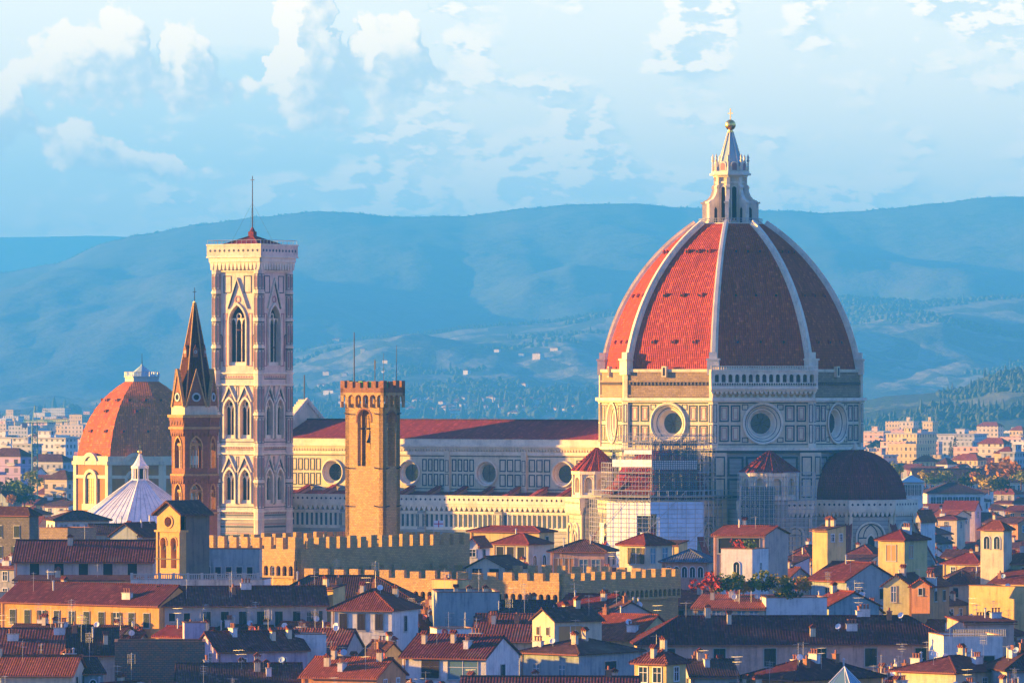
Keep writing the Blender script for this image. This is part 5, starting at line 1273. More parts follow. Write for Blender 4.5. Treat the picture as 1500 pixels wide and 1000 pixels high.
# between the battlements and the cathedral
H('sunlit yellow block with a thin red roof in front of the nave', 688, 790, 812, 779, 1130, 30, roof='hip', rise=1.0, wall='yellow', tile='red', ybot=795, ant=1)
H('villa with a sunlit columned loggia under a shallow gable', 722, 774, 806, 797, 1078, 34, roof='hip', rise=1.9, wall='cream', tile='red', fw=[(3, 1.5, 3.0, .5, 'open')], sw=[(2, 1.2, 2.2, 2.0, 'arch')], chim=1, ybot=830)
H('villa with a dark hipped roof and a warm sunlit arcade behind the lower battlements', 806, 886, 903, 808, 1062, 14, D=9, roof='hip', rise=2.0, wall='pink', tile='old', fw=[(2, 1.6, 2.6, 1.2, 'lit', (.05, .45)), (2, 1.5, 2.4, 1.4, 'pale', (.5, .95))], chim=2, ybot=836)  # orange panes paint the sunlight of the arcade into its openings
H('small house with a sunlit gable and two dark openings behind the lower battlements', 683, 740, 760, 832, 1000, 26, D=9, roof='gend', rise=1.7, wall='cream', tile='old', fw=[(2, 1.8, 1.6, .1, 'open')], ybot=838)
H('tiny blue-white gabled house beside the right end of the palace wall', 684, 700, 712, 798, 1045, 20, D=6, roof='gend', rise=1.2, wall='white', tile='red', fw=[(1, 1.2, 1.2, .8, 'glass')], ybot=812)
H('pale square house with a red pyramid roof in front of the white sheeting', 908, 945, 986, 798, 1046, 42, roof='hip', rise=1.9, wall='cream', tile='red', fw=[(1, 1.9, 2.8, .5, 'shut_b', (.35, .95))], sw=[(2, 1.3, 2.6, .6, 'pale')], ybot=834)
H('little yellow lean-to house behind the pale square house', 968, 994, 1002, 797, 1085, 34, roof='shed', rise=.5, wall='yellow', tile='old', fw=[(1, 1.4, 1.2, .6, 'lit')], ybot=808)
H('peach house with a blue-grey slate roof and a row of small windows, centre right', 970, 1036, 1060, 823, 1022, 14, D=9, roof='hip', rise=2.1, wall='pink', tile='slate', fw=[(5, .9, 1.8, .8, 'arch')], sw=[(1, .9, 1.4, 1, 'open')], ybot=844)
H('white tower house with a single arched window below the roof loggia', 1057, 1102, 1128, 812, 985, 26, roof='flat', wall='white', fw=[(1, 1.1, 2.4, 1.2, 'arch', (.3, .7))], sw=[(1, .8, 1.5, 1.4, 'glass')], ybot=862)
H('open roof loggia with tiled roof and peach side wall above the white tower house', 1046, 1120, 1168, 784, 998, 20, D=13, roof='gable', rise=1.2, wall='pink', tile='red', fw=[(1, 7.2, 2.5, .5, 'open', (.12, .88))], ybot=812)
H('sunlit yellow house with a lean-to roof and square windows below the corbels', 1191, 1212, 1241, 776, 1095, 40, roof='shed', rise=.7, wall='yellow', tile='old', fw=[(0, 1, 1, 1, 'glass')], sw=[(2, .9, 1.3, .8, 'glass')], chim=3, ybot=818)
H('cream house with tall red-shuttered window on its sunlit side, right of the yellow lean-to', 1288, 1325, 1362, 791, 1075, 36, roof='hip', rise=1.8, wall='yellow', tile='red', fw=[(1, 2.0, 2.8, .9, 'lit', (.2, .8))], sw=[(1, 1.1, 2.2, 1, 'lit', (.05, .5))], ybot=820, chim=1)
H('greenish-yellow gabled house with one tall narrow window, right', 1295, 1332, 1337, 857, 945, 22, D=9, roof='gend', rise=1.5, wall='green', tile='old', fw=[(1, .8, 2.4, .2, 'pale', (.2, .6))], ybot=882)
H('bright orange gabled house beside the greenish-yellow one', 1336, 1362, 1366, 858, 938, 24, D=9, roof='gend', rise=1.0, wall='orange', tile='red', fw=[(1, .6, 1.0, .4, 'open')], ybot=880)
H('tower house with two arched windows, sunlit left face and dark stone side, right edge', 1438, 1470, 1484, 776, 1140, 34, roof='hip', rise=1.7, wall='cream', tile='tile', fw=[(2, 1.3, 2.4, 1.2, 'arch')], ybot=812)
H('grey rendered house with a slanting bright red roof edge, right of the roof garden', 1203, 1214, 1283, 888, 915, 62, D=9, W=6, roof='gable', rise=2.0, wall='teal', tile='red', chim=1, ant=1, dish=1, sw=[(2, .9, 1.4, 1.6, 'glass')], ybot=912)
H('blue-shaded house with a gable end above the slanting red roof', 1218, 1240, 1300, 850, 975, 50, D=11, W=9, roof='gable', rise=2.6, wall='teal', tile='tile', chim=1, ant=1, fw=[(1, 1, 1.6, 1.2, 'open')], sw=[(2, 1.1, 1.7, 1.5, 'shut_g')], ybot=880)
H('tall building with a roof terrace and pink top floor, lower right', 1388, 1412, 1452, 912, 868, -20, D=6, W=8, roof='shed', rise=.6, wall='pink', tile='coarse', fw=[(1, 2.2, 1.5, 1.0, 'pale', (.3, .9))], ybot=932)
H('long sunlit yellow parapet wall near the right edge', 1425, 1520, 1526, 868, 950, 38, D=7, roof='flat', wall='yellow', dish=1, ybot=884)
H('broad dark roof with a rusty chimney pipe in the bottom right', 1316, 1400, 1478, 985, 822, 42, D=13, roof='hip', rise=2.0, wall='cream', tile='coarse', chim=4, dish=3, ant=2, ybot=1000)
H('dark roof and white gutter at the bottom right corner', 1462, 1475, 1560, 982, 820, -12, D=11, roof='hip', rise=2.4, wall='grey', tile='old', chim=2, dish=1, ant=1, ybot=1000)
H('pale grey building below the roof terrace, lower right', 1376, 1382, 1470, 940, 850, -8, D=10, roof='flat', wall='white', fw=[(2, 2.4, 1.6, 2.0, 'open')], ybot=960)
H('house under the roof garden with a sunlit strip of roof and narrow blue windows', 1016, 1120, 1130, 891, 905, 12, D=9, roof='shed', rise=1.6, wall='cream', tile='red', fw=[(5, 1.2, 1.2, .4, 'pale')], dish=3, ant=2, chim=1, ybot=904)
H('bright blue-shaded wall block right of the roof garden', 1116, 1122, 1212, 884, 905, -6, D=8, roof='flat', wall='white', chim=1, ybot=908)
H('small white gabled house with a red lean-to, below the east tribune', 1337, 1348, 1366, 760, 1400, 30, D=8, roof='gend', rise=1.8, wall='white', tile='red', fw=[(1, 1, 1.4, .8, 'open')], ybot=772)
H('long white building with a row of tall windows far right of the domes', 1352, 1358, 1442, 722, 1950, -4, D=16, roof='hip', rise=3.2, wall='white', tile='old', fw=[(9, 1.6, 3.6, 1.2, 'glass')], ybot=738, win_children=False)
H('small pale pavilion with a lead roof and tall windows beside the tribune dome', 1318, 1322, 1352, 706, 1900, -4, D=7, roof='hip', rise=2.2, wall='white', tile=COPPER, fw=[(5, 1.0, 3.4, .8, 'glass')], ybot=722, win_children=False)
H('long low building with a purple-grey roof running to the right edge', 1325, 1340, 1520, 705, 2250, -3, D=22, roof='gable', rise=4.5, wall='cream', tile='old', fw=[(16, 1.6, 2.2, 1.5, 'glass')], ybot=712, win_children=False)
H('dark stone outbuilding with a sunlit ochre side, left of the long church', 55, 99, 128, 781, 1075, 36, D=8, roof='flat', wall='brown', ybot=800)
H('blue-grey house with a glazed roof room and teal roof, left of the baptistery', 48, 80, 150, 762, 1180, -15, D=9, W=11, roof='hip', rise=1.8, wall='white', tile='old', fw=[(4, 1.2, 1.6, .8, 'pale')], ybot=778)
H('low weathered house with a dark roof in front of the baptistery', 128, 134, 188, 781, 1100, -8, D=9, roof='gable', rise=1.4, wall='teal', tile='old', chim=2, ybot=798)
H('grey rendered house with twin chimneys below the white pyramid roof', 160, 205, 240, 785, 1040, 30, D=9, roof='gend', rise=2.0, wall='teal', tile='old', chim=3, ybot=798)
# a roof terrace railing, a skylight pyramid, balustrade and roof garden
def balustrade(label, px0, px1, y, d, h=1.0):
    m = MB(); x0, x1 = xof(px0, d), xof(px1, d); z = zof(y, d); n = int((x1-x0)/.35)
    m.box(0, x1-x0, -.2, .2, h-.15, h, FRAME); m.box(0, x1-x0, -.2, .2, 0, .12, FRAME)
    for i in range(n): m.cyl(.2+i*.35, 0, .1, h-.12, .09, .07, FRAME, 6)
    for i in range(int((x1-x0)/2.2)+1): m.box(i*2.2, i*2.2+.4, -.25, .25, 0, h+.12, FRAME)
    o = m.build('balustrade', None, (x0, d, z)); tag(o, label, 'balustrade')
balustrade('stone balustrade along the arched terrace below the bell gable', 191, 384, 849, 934)
m = MB(); x0 = xof(1392, 846)
for i in range(34): m.cyl(i*.24, 0, 0, 1.15, .03, .03, STEEL, 4)
m.box(-.1, 8.2, -.04, .04, 1.12, 1.2, STEEL); m.box(-.1, 8.2, -.03, .03, .05, .1, STEEL); m.box(-.1, .05, -.05, .05, 0, 1.3, STEEL)
tag(m.build('railing', None, (x0, 846, zof(940, 850)+.9), R(6)), 'grey metal railing of the roof terrace, lower right', 'railing')
m = MB(); q = 1.6; m.add([(-q, -q, 0), (q, -q, 0), (q, q, 0), (-q, q, 0), (0, 0, 2.2)], [(0, 1, 4), (1, 2, 4), (2, 3, 4), (3, 0, 4)], GLASS_B)
for c_ in ((-q, -q), (q, -q), (q, q), (-q, q)): m.tube((*c_, 0), (0, 0, 2.22), .07, FRAMEW)
for t in (-.6, .6): m.tube((t*q, -q, 0), (0, 0, 2.22), .035, FRAMEW); m.tube((q, t*q, 0), (0, 0, 2.22), .035, FRAMEW)
m.box(-q-.1, q+.1, -q-.1, q+.1, -1.5, .02, LEAD)
tag(m.build('skylight', None, (xof(1237, 792), 792, zof(1000, 792)), R(-30)), 'glass pyramid skylight at the bottom edge, right of centre', 'skylight')
# ------------------------------------------------------------------ trees and plants
LEAVES = {'green': M_leaf('green_foliage', (.05, .09, .02), (.18, .24, .05)), 'yellow': M_leaf('yellow_foliage', (.22, .17, .02), (.50, .36, .05)), 'orange': M_leaf('autumn_foliage', (.30, .10, .02), (.55, .25, .05)),
          'red': M_leaf('red_foliage', (.25, .02, .015), (.60, .06, .03)), 'dark': M_leaf('dark_foliage', (.015, .03, .015), (.05, .08, .03)), 'lime': M_leaf('yellow_green_foliage', (.10, .13, .02), (.36, .34, .06))}
def plant(name, label, cat, px, ybase, d, w_, h, leaf, n=260, trunk=.3, z=None, seed=0, shape='round', group=None):
    rnd = random.Random(seed+int(px)); z0 = zof(ybase, d) if z is None else z
    t = thing(name, label, cat, (xof(px, d), d, z0), 0, group)
    tb_ = MB(); th = h*trunk; tb_.cyl(0, 0, -.3, th+.3*h, .045*h, .02*h, WOOD, 6)
    for i in range(5): a = i*1.3; tb_.tube((0, 0, th*.9), (w_*.3*math.cos(a), w_*.3*math.sin(a), th+h*.3), .012*h, WOOD)
    tb_.build('trunk', t)
    c = MB(); cl_ = [(rnd.gauss(0, .24)*w_, rnd.gauss(0, .24)*w_, th+(h-th)*rnd.uniform(.25 if trunk > .2 else .02, .85), rnd.uniform(.14, .26)*w_) for _ in range(12)]
    s_ = max(.18, .055*w_)
    for i in range(n):
        if shape == 'cone':
            u = rnd.random()**1.4; zz = h*(.05+.95*u); r = w_*.5*(1-u)**.8*rnd.uniform(.5, 1.05); a = rnd.uniform(0, 6.28); p = Vector((r*math.cos(a), r*math.sin(a), zz))
        elif shape == 'umbrella':
            a = rnd.uniform(0, 6.28); r = w_*.5*rnd.random()**.5; p = Vector((r*math.cos(a), r*math.sin(a), h*(.68+.3*(1-(2*r/w_)**2))*rnd.uniform(.9, 1.02)))
        else:
            q = cl_[rnd.randrange(12)]; v = Vector((rnd.gauss(0, 1), rnd.gauss(0, 1), rnd.gauss(0, .8))).normalized()*q[3]*rnd.uniform(.6, 1.1); p = Vector(q[:3])+v
        a = Vector((rnd.gauss(0, 1), rnd.gauss(0, 1), rnd.gauss(0, 1))).normalized(); b = a.cross(Vector((.3, .8, .5))).normalized()
        k = s_*rnd.uniform(.6, 1.5); c.add([p-a*k-b*k*.6, p+a*k-b*k*.5, p+a*k*.8+b*k*.6, p-a*k*.7+b*k*.7], [(0, 1, 2, 3)], LEAVES[leaf])
    c.build('crown', t); return t
for i, (px, yb, d, w_, h, lf, sh_, lab) in enumerate([
    (8, 735, 1900, 15, 12, 'dark', 'round', 'dark round tree at the far left edge'), (26, 738, 1860, 14, 11, 'green', 'round', 'green tree second from the left edge'), (36, 742, 1800, 11, 8, 'dark', 'round', 'low dark tree behind the long teal wall at left'),
    (45, 722, 1980, 12, 13, 'lime', 'round', 'yellow-green tree standing in front of the crane'), (16, 740, 1760, 6, 5, 'orange', 'round', 'small rusty-leaved tree between dark trees at left'),
    (70, 700, 2500, 16, 10, 'dark', 'round', 'dark tree below the pale slab block at left'), (92, 701, 2450, 16, 10, 'green', 'round', 'green tree left of the chapel dome'),
    (1288, 672, 3300, 24, 17, 'dark', 'umbrella', 'dark umbrella pine before the yellow office block'), (1309, 704, 2100, 11, 10, 'lime', 'round', 'small yellow-green tree right of the tribune dome'),
    (1324, 668, 3150, 12, 9, 'orange', 'round', 'orange-leaved tree below the yellow office block'), (1356, 712, 2080, 11, 10, 'yellow', 'round', 'yellow autumn tree above the long white building'), (1363, 715, 2060, 10, 7, 'green', 'round', 'green tree beside the yellow autumn tree'),
    (1384, 712, 2080, 10, 9, 'lime', 'round', 'pale slender autumn tree above the long white building'), (1420, 716, 2080, 18, 9, 'dark', 'round', 'broad dark tree mass right of the slender autumn tree'), (1434, 713, 2060, 10, 9, 'orange', 'round', 'round orange tree beside the broad dark tree'),
    (1449, 723, 2000, 14, 9, 'yellow', 'round', 'wide golden tree behind the long white building'), (1478, 713, 2040, 20, 15, 'orange', 'round', 'largest orange autumn tree near the right edge'), (1466, 722, 1990, 12, 8, 'dark', 'round', 'dark bush before the largest orange tree'), (1496, 716, 2020, 12, 10, 'lime', 'round', 'yellowish tree at the right edge'),
    (1399, 668, 3000, 7, 17, 'dark', 'cone', 'dark cypress in front of the striped apartment block'), (1393, 668, 3020, 6, 13, 'dark', 'cone', 'shorter dark cypress left of the tall one')]):
    plant('tree', lab, 'tree', px, yb, d, w_*.55, h*.6, lf, 340, .25, None, i, sh_)
GZ = zof(888, 905)+2.4
for i, (px, w_, h, lf, lab, z) in enumerate([
    (1041, 4.2, 3.4, 'red', 'bright red creeper bush at the left of the roof garden', .3), (1064, 3.6, 3.6, 'green', 'green shrub right of the red creeper', .2), (1078, 3.2, 3.8, 'lime', 'tall yellow-green shrub in the middle of the roof garden', .2),
    (1054, 2.2, 1.6, 'green', 'low green pot plant before the red creeper', 0), (1094, 2.2, 1.6, 'orange', 'small orange-leaved pot plant in the roof garden', 0), (1104, 2.2, 2.2, 'green', 'round green shrub left of the satellite dishes', .2),
    (1116, 2.6, 4.2, 'lime', 'tall thin yellow-green shrub behind the satellite dishes', .2), (1126, 3.0, 3.0, 'dark', 'dark green shrub behind the satellite dishes', .2), (1142, 3.2, 3.8, 'yellow', 'golden upright shrub above the blue wall', -.4),
    (1156, 2.8, 2.8, 'green', 'green shrub right of the golden one', -.2), (1170, 3.4, 3.2, 'orange', 'russet shrub near the right of the roof garden', 0), (1180, 2.6, 3.2, 'yellow', 'yellow-leaved shrub at the right of the roof garden', 0), (1148, 4.2, 1.8, 'dark', 'trailing dark plant hanging over the blue wall', -1.2)]):
    plant('shrub', lab, 'shrub', px, 0, 903+i*.3, w_*.9, h*.72, lf, 260, .1, GZ+z, 40+i, 'round', 'plants of the roof garden')
for i, (px, y, lab) in enumerate([(1098, 806, 'small plants inside the roof loggia, left'), (1084, 805, 'reddish plants inside the roof loggia, middle')]):
    plant('pot_plant', lab, 'plant', px, y, 992, 2.6, 1.6, ('green', 'red')[i], 120, .1, None, 70+i)
# crane --------------------------------------------------------------------
cr = thing('tower_crane', 'green lattice tower crane standing among trees at the far left', 'crane', (xof(51, 2050), 2050, 0))
GRN = M_plain('green_crane_paint', (.06, .25, .20), .5); m = MB(); hz = 42.0; s_ = .9
for x in (-s_, s_):
    for y in (-s_, s_): m.tube((x, y, 0), (x, y, hz), .12, GRN)
k = 0; z = 0
while z < hz-1.8:
    for (xa, ya, xb, yb) in ((-s_, -s_, s_, -s_), (s_, -s_, s_, s_), (s_, s_, -s_, s_), (-s_, s_, -s_, -s_)):
        if k % 2: xa, ya, xb, yb = xb, yb, xa, ya
        m.tube((xa, ya, z), (xb, yb, z+1.8), .08, GRN); m.tube((xa, ya, z), (xb, yb, z), .07, GRN)
    z += 1.8; k += 1
m.build('mast', cr)
m = MB(Matrix.Translation((0, 0, hz)) @ Matrix.Rotation(R(72), 4, 'Z'))
for L0, L1 in ((-10, 30),):
    for y in (-.6, .6): m.tube((L0, y, 0), (L1, y, 0), .1, GRN)
    m.tube((L0, 0, 1.1), (L1, 0, 1.1), .1, GRN)
    for i in range(40): x = L0+i; m.tube((x, -.6, 0), (x+.5, 0, 1.1), .05, GRN, 3); m.tube((x+.5, 0, 1.1), (x+1, .6, 0), .05, GRN, 3)
m.build('jib', cr)
m = MB(); m.tube((-.8, 0, hz), (0, 0, hz+6), .1, GRN); m.tube((.8, 0, hz), (0, 0, hz+6), .1, GRN); m.tube((0, 0, hz+6), (-2.9, -9, hz+1.1), .04, IRON); m.tube((0, 0, hz+6), (8, 24, hz+1.1), .04, IRON); m.box(-3.6, -1.9, -9.6, -7.6, hz-1.6, hz, FRAME); m.build('tower_head', cr)
# ------------------------------------------------------------------ apartment blocks of the suburbs
def M_facade(name, c, bw=3.2, bh=3.0, balc=False):
    m, nt, b = new_mat(name, .8); u, v, _ = sepxyz(nt, coords(nt, 'UV')); rnd = objrand(nt)
    fu = u/bw; fu = fu-fu._op('FLOOR'); fv = v/bh; fv = fv-fv._op('FLOOR')
    inw = (fu-.28).ss(0, .02)*(1.0-(fu-.70).ss(0, .02))*(fv-.30).ss(0, .02)*(1.0-(fv-.80).ss(0, .02))
    wn = nt.nodes.new('ShaderNodeTexWhiteNoise'); nt.links.new(comb(nt, (u/bw)._op('FLOOR'), (v/bh)._op('FLOOR'), rnd*9), wn.inputs['Vector'])
    n1 = noise(nt, coords(nt, 'Object'), .1, 4, .6)
    col = mixc(nt, n1.ss(.35, .7)*.5, c, lin(c, .6))
    col = mixc(nt, (1.0-(fv-.10).ss(0, .02))*.5, col, lin(c, .5) if not balc else (.6, .58, .54))
    col = mixc(nt, inw*(N(nt, wn.outputs['Value'])*.5+.5), col, (.03, .035, .04))
    nt.links.new(col, b.inputs['Base Color']); return m
FAC = {'cream': M_facade('cream_facade', (.60, .50, .36)), 'white': M_facade('white_facade', (.66, .63, .58), 3.0, 3.1, True), 'yellow': M_facade('yellow_facade', (.64, .48, .22), 2.6, 3.4),
       'pink': M_facade('pink_facade', (.62, .36, .28), 3.6, 3.0, True), 'grey': M_facade('grey_facade', (.40, .41, .42), 2.8, 3.0, True), 'lilac': M_facade('lilac_facade', (.46, .34, .46), 4, 3.2)}
FLATR = M_plain('flat_roof_gravel', (.30, .29, .28), .9)
def block(label, pL, pC, pR, y, d, a, D, c, roof='flat', ybot=None, rise=3, floors=True):
    s = d/F; ca_, sa_ = math.cos(R(a)), math.sin(R(a)); w_ = max(6, (pC-pL)*s/ca_); l = max(8, (pR-pC)*s/sa_) if pR > pC+1 else D
    ze = zof(y, d); t = thing('apartment_block', label, 'apartment block', (xof(pC, d), d, 0), R(-a)); m = MB()
    m.box(-w_, 0, 0, l, 0, ze, FAC[c]); m.build('wall', t)
    r = MB()
    if roof == 'flat':
        r.box(-w_-.5, .5, -.5, l+.5, ze, ze+.7, FRAME); 
        r.box(-w_*.6, -w_*.35, l*.3, l*.6, ze+.7, ze+3.4, FAC[c]); r.box(-w_*.62, -w_*.33, l*.28, l*.62, ze+3.4, ze+3.7, FRAME)
    else:
        x0, x1 = -w_-.6, .6; P = [(x0, -.6, ze), (x1, -.6, ze), (x1, l+.6, ze), (x0, l+.6, ze), (x0+l/2, l/2, ze+rise), (x1-l/2, l/2, ze+rise)] if w_ > l else [(x0, -.6, ze), (x1, -.6, ze), (x1, l+.6, ze), (x0, l+.6, ze), (-w_/2, w_/2, ze+rise), (-w_/2, l-w_/2, ze+rise)]
        r.add(P, [(0, 1, 5, 4), (1, 2, 5), (2, 3, 4, 5), (3, 0, 4), (3, 2, 1, 0)] if w_ > l else [(0, 1, 4), (1, 2, 5, 4), (2, 3, 5), (3, 0, 4, 5), (3, 2, 1, 0)], TILE_R if roof == 'red' else TILE_B)
    r.build('roof', t)
    if floors and d < 4200:
        n = max(2, int(w_/7))
        for i in range(n):
            for k in range(1, max(2, int(ze/3.1))):
                if (i*3+k) % 2 == 0 and ze-3.1*k > 3: b_ = MB(); b_.box(-w_+w_*(i+.5)/n-1.6, -w_+w_*(i+.5)/n+1.6, -1.2, 0, ze-3.1*k-.2, ze-3.1*k, FRAMEW); b_.box(-w_+w_*(i+.5)/n-1.6, -w_+w_*(i+.5)/n+1.6, -1.25, -1.15, ze-3.1*k, ze-3.1*k+.9, FRAME); b_.build('balcony', t)
    c_, s2 = math.cos(R(-a)), math.sin(R(-a)); ox, oy = xof(pC, d), d
    cs = [(ox+x*c_-y_*s2, oy+x*s2+y_*c_) for x, y_ in ((-w_, 0), (0, 0), (0, l), (-w_, l))]
    foot.append((min(p[0] for p in cs), max(p[0] for p in cs), min(p[1] for p in cs), max(p[1] for p in cs), cs))
    skyline_boxes.append((pL, pR, y-3, ybot or y+14, d)); return t
block('pink and white balconied apartment block just right of the dome drum', 1262, 1294, 1304, 633, 3700, 34, 30, 'pink', ybot=655)
block('sunlit yellow office block with long window bands, right of the drum', 1300, 1343, 1374, 636, 3400, 38, 30, 'yellow', ybot=668)
block('long striped blue-white apartment block with many balconies, right', 1374, 1426, 1450, 637, 3500, 24, 20, 'white', ybot=664)
block('cream block on the skyline above the yellow office', 1318, 1338, 1346, 618, 4400, 34, 18, 'cream', ybot=630)
block('small yellow block on the skyline right of the cream one', 1352, 1366, 1372, 618, 4300, 34, 18, 'yellow', ybot=630)
block('wide cream block near the right edge with a red roof, below the near wood', 1432, 1462, 1468, 624, 4200, 34, 20, 'cream', 'red', ybot=636)
block('yellow block with a red roof at the right edge below the wood', 1480, 1498, 1508, 630, 4000, 34, 20, 'yellow', 'red', ybot=644)
block('sunlit cream apartment house with a red hipped roof, right', 1434, 1470, 1482, 650, 2900, 34, 14, 'cream', 'red', ybot=670)
block('cream apartment house with balconies lower at the right', 1458, 1482, 1488, 664, 2600, 34, 14, 'yellow', 'red', ybot=684)
block('grey office block with window bands at the right edge', 1482, 1486, 1520, 664, 2500, 28, 14, 'grey', ybot=690)
block('orange block with a blank bluish side right of the tribune dome', 1270, 1294, 1316, 668, 2700, 36, 12, 'pink', ybot=686)
block('yellow house with red roof and trees before it, right of the umbrella pine', 1338, 1362, 1372, 676, 2700, 36, 14, 'yellow', 'red', ybot=684)
block('white house with a low gable beside the yellow one, right middle', 1372, 1388, 1396, 680, 2650, 36, 14, 'white', 'old', ybot=686)
block('long yellow house with red roofs in the right middle distance', 1396, 1432, 1440, 674, 2750, 36, 14, 'yellow', 'red', ybot=684)
block('long pale slab block with many windows, far left behind the crane', 14, 96, 112, 643, 2750, 30, 14, 'white', ybot=665)
block('lower pale slab block behind the crane', 18, 46, 52, 652, 2600, 30, 14, 'grey', ybot=668)
block('white and turquoise hall roof at the left edge', -20, 16, 22, 642, 2900, 30, 20, 'white', ybot=655)
block('lilac block with a sloping roof at the left edge', -20, 30, 36, 668, 2150, -0.01+30, 12, 'lilac', 'old', ybot=702)
block('long grey block with a dark roof behind the green crane mast', 36, 92, 104, 676, 2350, 30, 12, 'grey', 'old', ybot=690)
block('cream house with a dark tiled roof right of the yellow-green tree', 64, 98, 108, 702, 1900, 30, 10, 'cream', 'old', ybot=722)
for i, (p, y, d, c, lab) in enumerate([(18, 618, 5200, 'yellow', 'twin yellow towers on the plain at far left, first'), (60, 616, 5400, 'yellow', 'golden tower block on the plain left of the chapel dome'), (66, 624, 4700, 'cream', 'cream block before the golden tower block'),
        (88, 624, 4600, 'yellow', 'small golden block nearest the chapel dome'), (40, 624, 4900, 'white', 'white block on the plain behind the crane'), (5, 622, 4700, 'cream', 'cream block on the plain at the left edge'), (112, 622, 5000, 'cream', 'pale block peeping past the chapel dome')]):
    block(lab, p-7, p+4, p+8, y, d, 32, 20, c, ybot=y+8)
# ------------------------------------------------------------------ plain houses packed between the hand-placed ones
def ground_reserved(x, y, r):
    if ((x-DC[0])**2+(y-DC[1])**2)**.5 < 58+r: return True
    c_, s_ = math.cos(R(TH)), math.sin(R(TH)); lx, ly = (x-DC[0])*c_-(y-DC[1])*s_, (x-DC[0])*s_+(y-DC[1])*c_
    if -135-r < lx < 5 and -46-r < ly < 26+r: return True
    for (qx, qy, qr) in ((xof(208, 1650), 1650, 24), (xof(205, 1390), 1390, 22), (xof(285, 1030), 1030, 8), (xof(545, 1018), 1018, 8), (xof(262, 938), 942, 8)):
        if ((x-qx)**2+(y-qy)**2)**.5 < qr+r: return True
    for (ox, oy, a, wl, wr) in ((xof(435, 985), 985, 40, 22.5, 44), (xof(822, 955), 955, 35, 51, 34)):
        c_, s_ = math.cos(R(a)), math.sin(R(a)); lx, ly = (x-ox)*c_-(y-oy)*s_, (x-ox)*s_+(y-oy)*c_
        if -wl-r < lx < r and -r < ly < wr+r: return True
    for f in foot:
        if f[0]-r < x < f[1]+r and f[2]-r < y < f[3]+r:
            if not f[4]: return True
            p = f[4]; sg = 1 if (p[1][0]-p[0][0])*(p[2][1]-p[0][1])-(p[1][1]-p[0][1])*(p[2][0]-p[0][0]) > 0 else -1
            if all(sg*((p[(i+1) % 4][0]-p[i][0])*(y-p[i][1])-(p[(i+1) % 4][1]-p[i][1])*(x-p[i][0])) > -r*math.hypot(p[(i+1) % 4][0]-p[i][0], p[(i+1) % 4][1]-p[i][1]) for i in range(4)): return True
    return False
# rows the landmarks must stay visible down to: (px0, px1, lowest visible row, distance)
land = [(0, 110, 745, 1650), (104, 250, 752, 1650), (130, 245, 776, 1390), (252, 320, 785, 1030), (226, 272, 838, 938), (312, 434, 785, 1375), (432, 880, 782, 1370), (880, 1040, 800, 1300), (1040, 1250, 797, 1300), (1250, 1340, 772, 1300),
        (500, 590, 785, 1012), (282, 440, 840, 985), (435, 690, 833, 985), (440, 825, 884, 955), (822, 1002, 882, 955), (1028, 1195, 872, 903), (1215, 1260, 1000, 792), (190, 386, 862, 934)]
fr = random.Random(2024); placed = []; colcap = {}
sky_rows = [2000]*1700                                          # highest row already covered by nearer things, per column
near_sorted = []
COL = ['cream']*5+['yellow']*4+['white']*4+['grey']*3+['ochre']*2+['pink']*2+['orange', 'teal', 'teal', 'brown', 'green', 'lilac']
def try_house(d, big=1.0):
    px = fr.uniform(-40, 1540); x = xof(px, d); y = d
    w_ = fr.uniform(5, 12)*big; l = fr.uniform(5, 10)*big; r = max(w_, l)*.5
    z = fr.gauss(15.0, 2.6) if d < 1500 else fr.gauss(14.5, 3.2); z = max(8, min(21, z)); rise = fr.uniform(1.2, 2.6)
    if ground_reserved(x, y, r*.6): return False
    s = F/d; half = (w_+l)*.45*s; row = HY+(CZ-z-rise)*s; foot_row = row+9*s
    for (a, b, low, dd) in land:
        if dd > d and px+half > a and px-half < b and row < low: return False
    for (a, b, yt, yb, dd) in skyline_boxes:
        if dd > d and px+half > a+3 and px-half < b-3 and row < (yb-6 if d > 1000 else yb-3): return False
    # hidden behind nearer ones?
    hid = 0; cnt = 0
    for c in range(int(px-half), int(px+half)+1, max(1, int(half/5))):
        cnt += 1
        for (a, b, yt, yb, dd) in skyline_boxes:
            if dd < d and a < c < b and yt < row+1.5*s*.4: hid += 1; break
        else:
            for (a, b, top, dd) in big_occl:
                if dd < d and a < c < b and top < row+1: hid += 1; break
    if cnt and hid >= cnt*.8: return False
    return dict(px=px, d=d, w=w_, l=l, z=z, rise=rise, row=row, x=x)
big_occl = [(876, 1335, 540, 1340), (430, 880, 640, 1380), (104, 260, 560, 1650), (130, 245, 720, 1390), (252, 320, 600, 1030), (312, 434, 400, 1375), (282, 685, 786, 985), (440, 1000, 838, 955), (500, 590, 560, 1012)]
spec = []
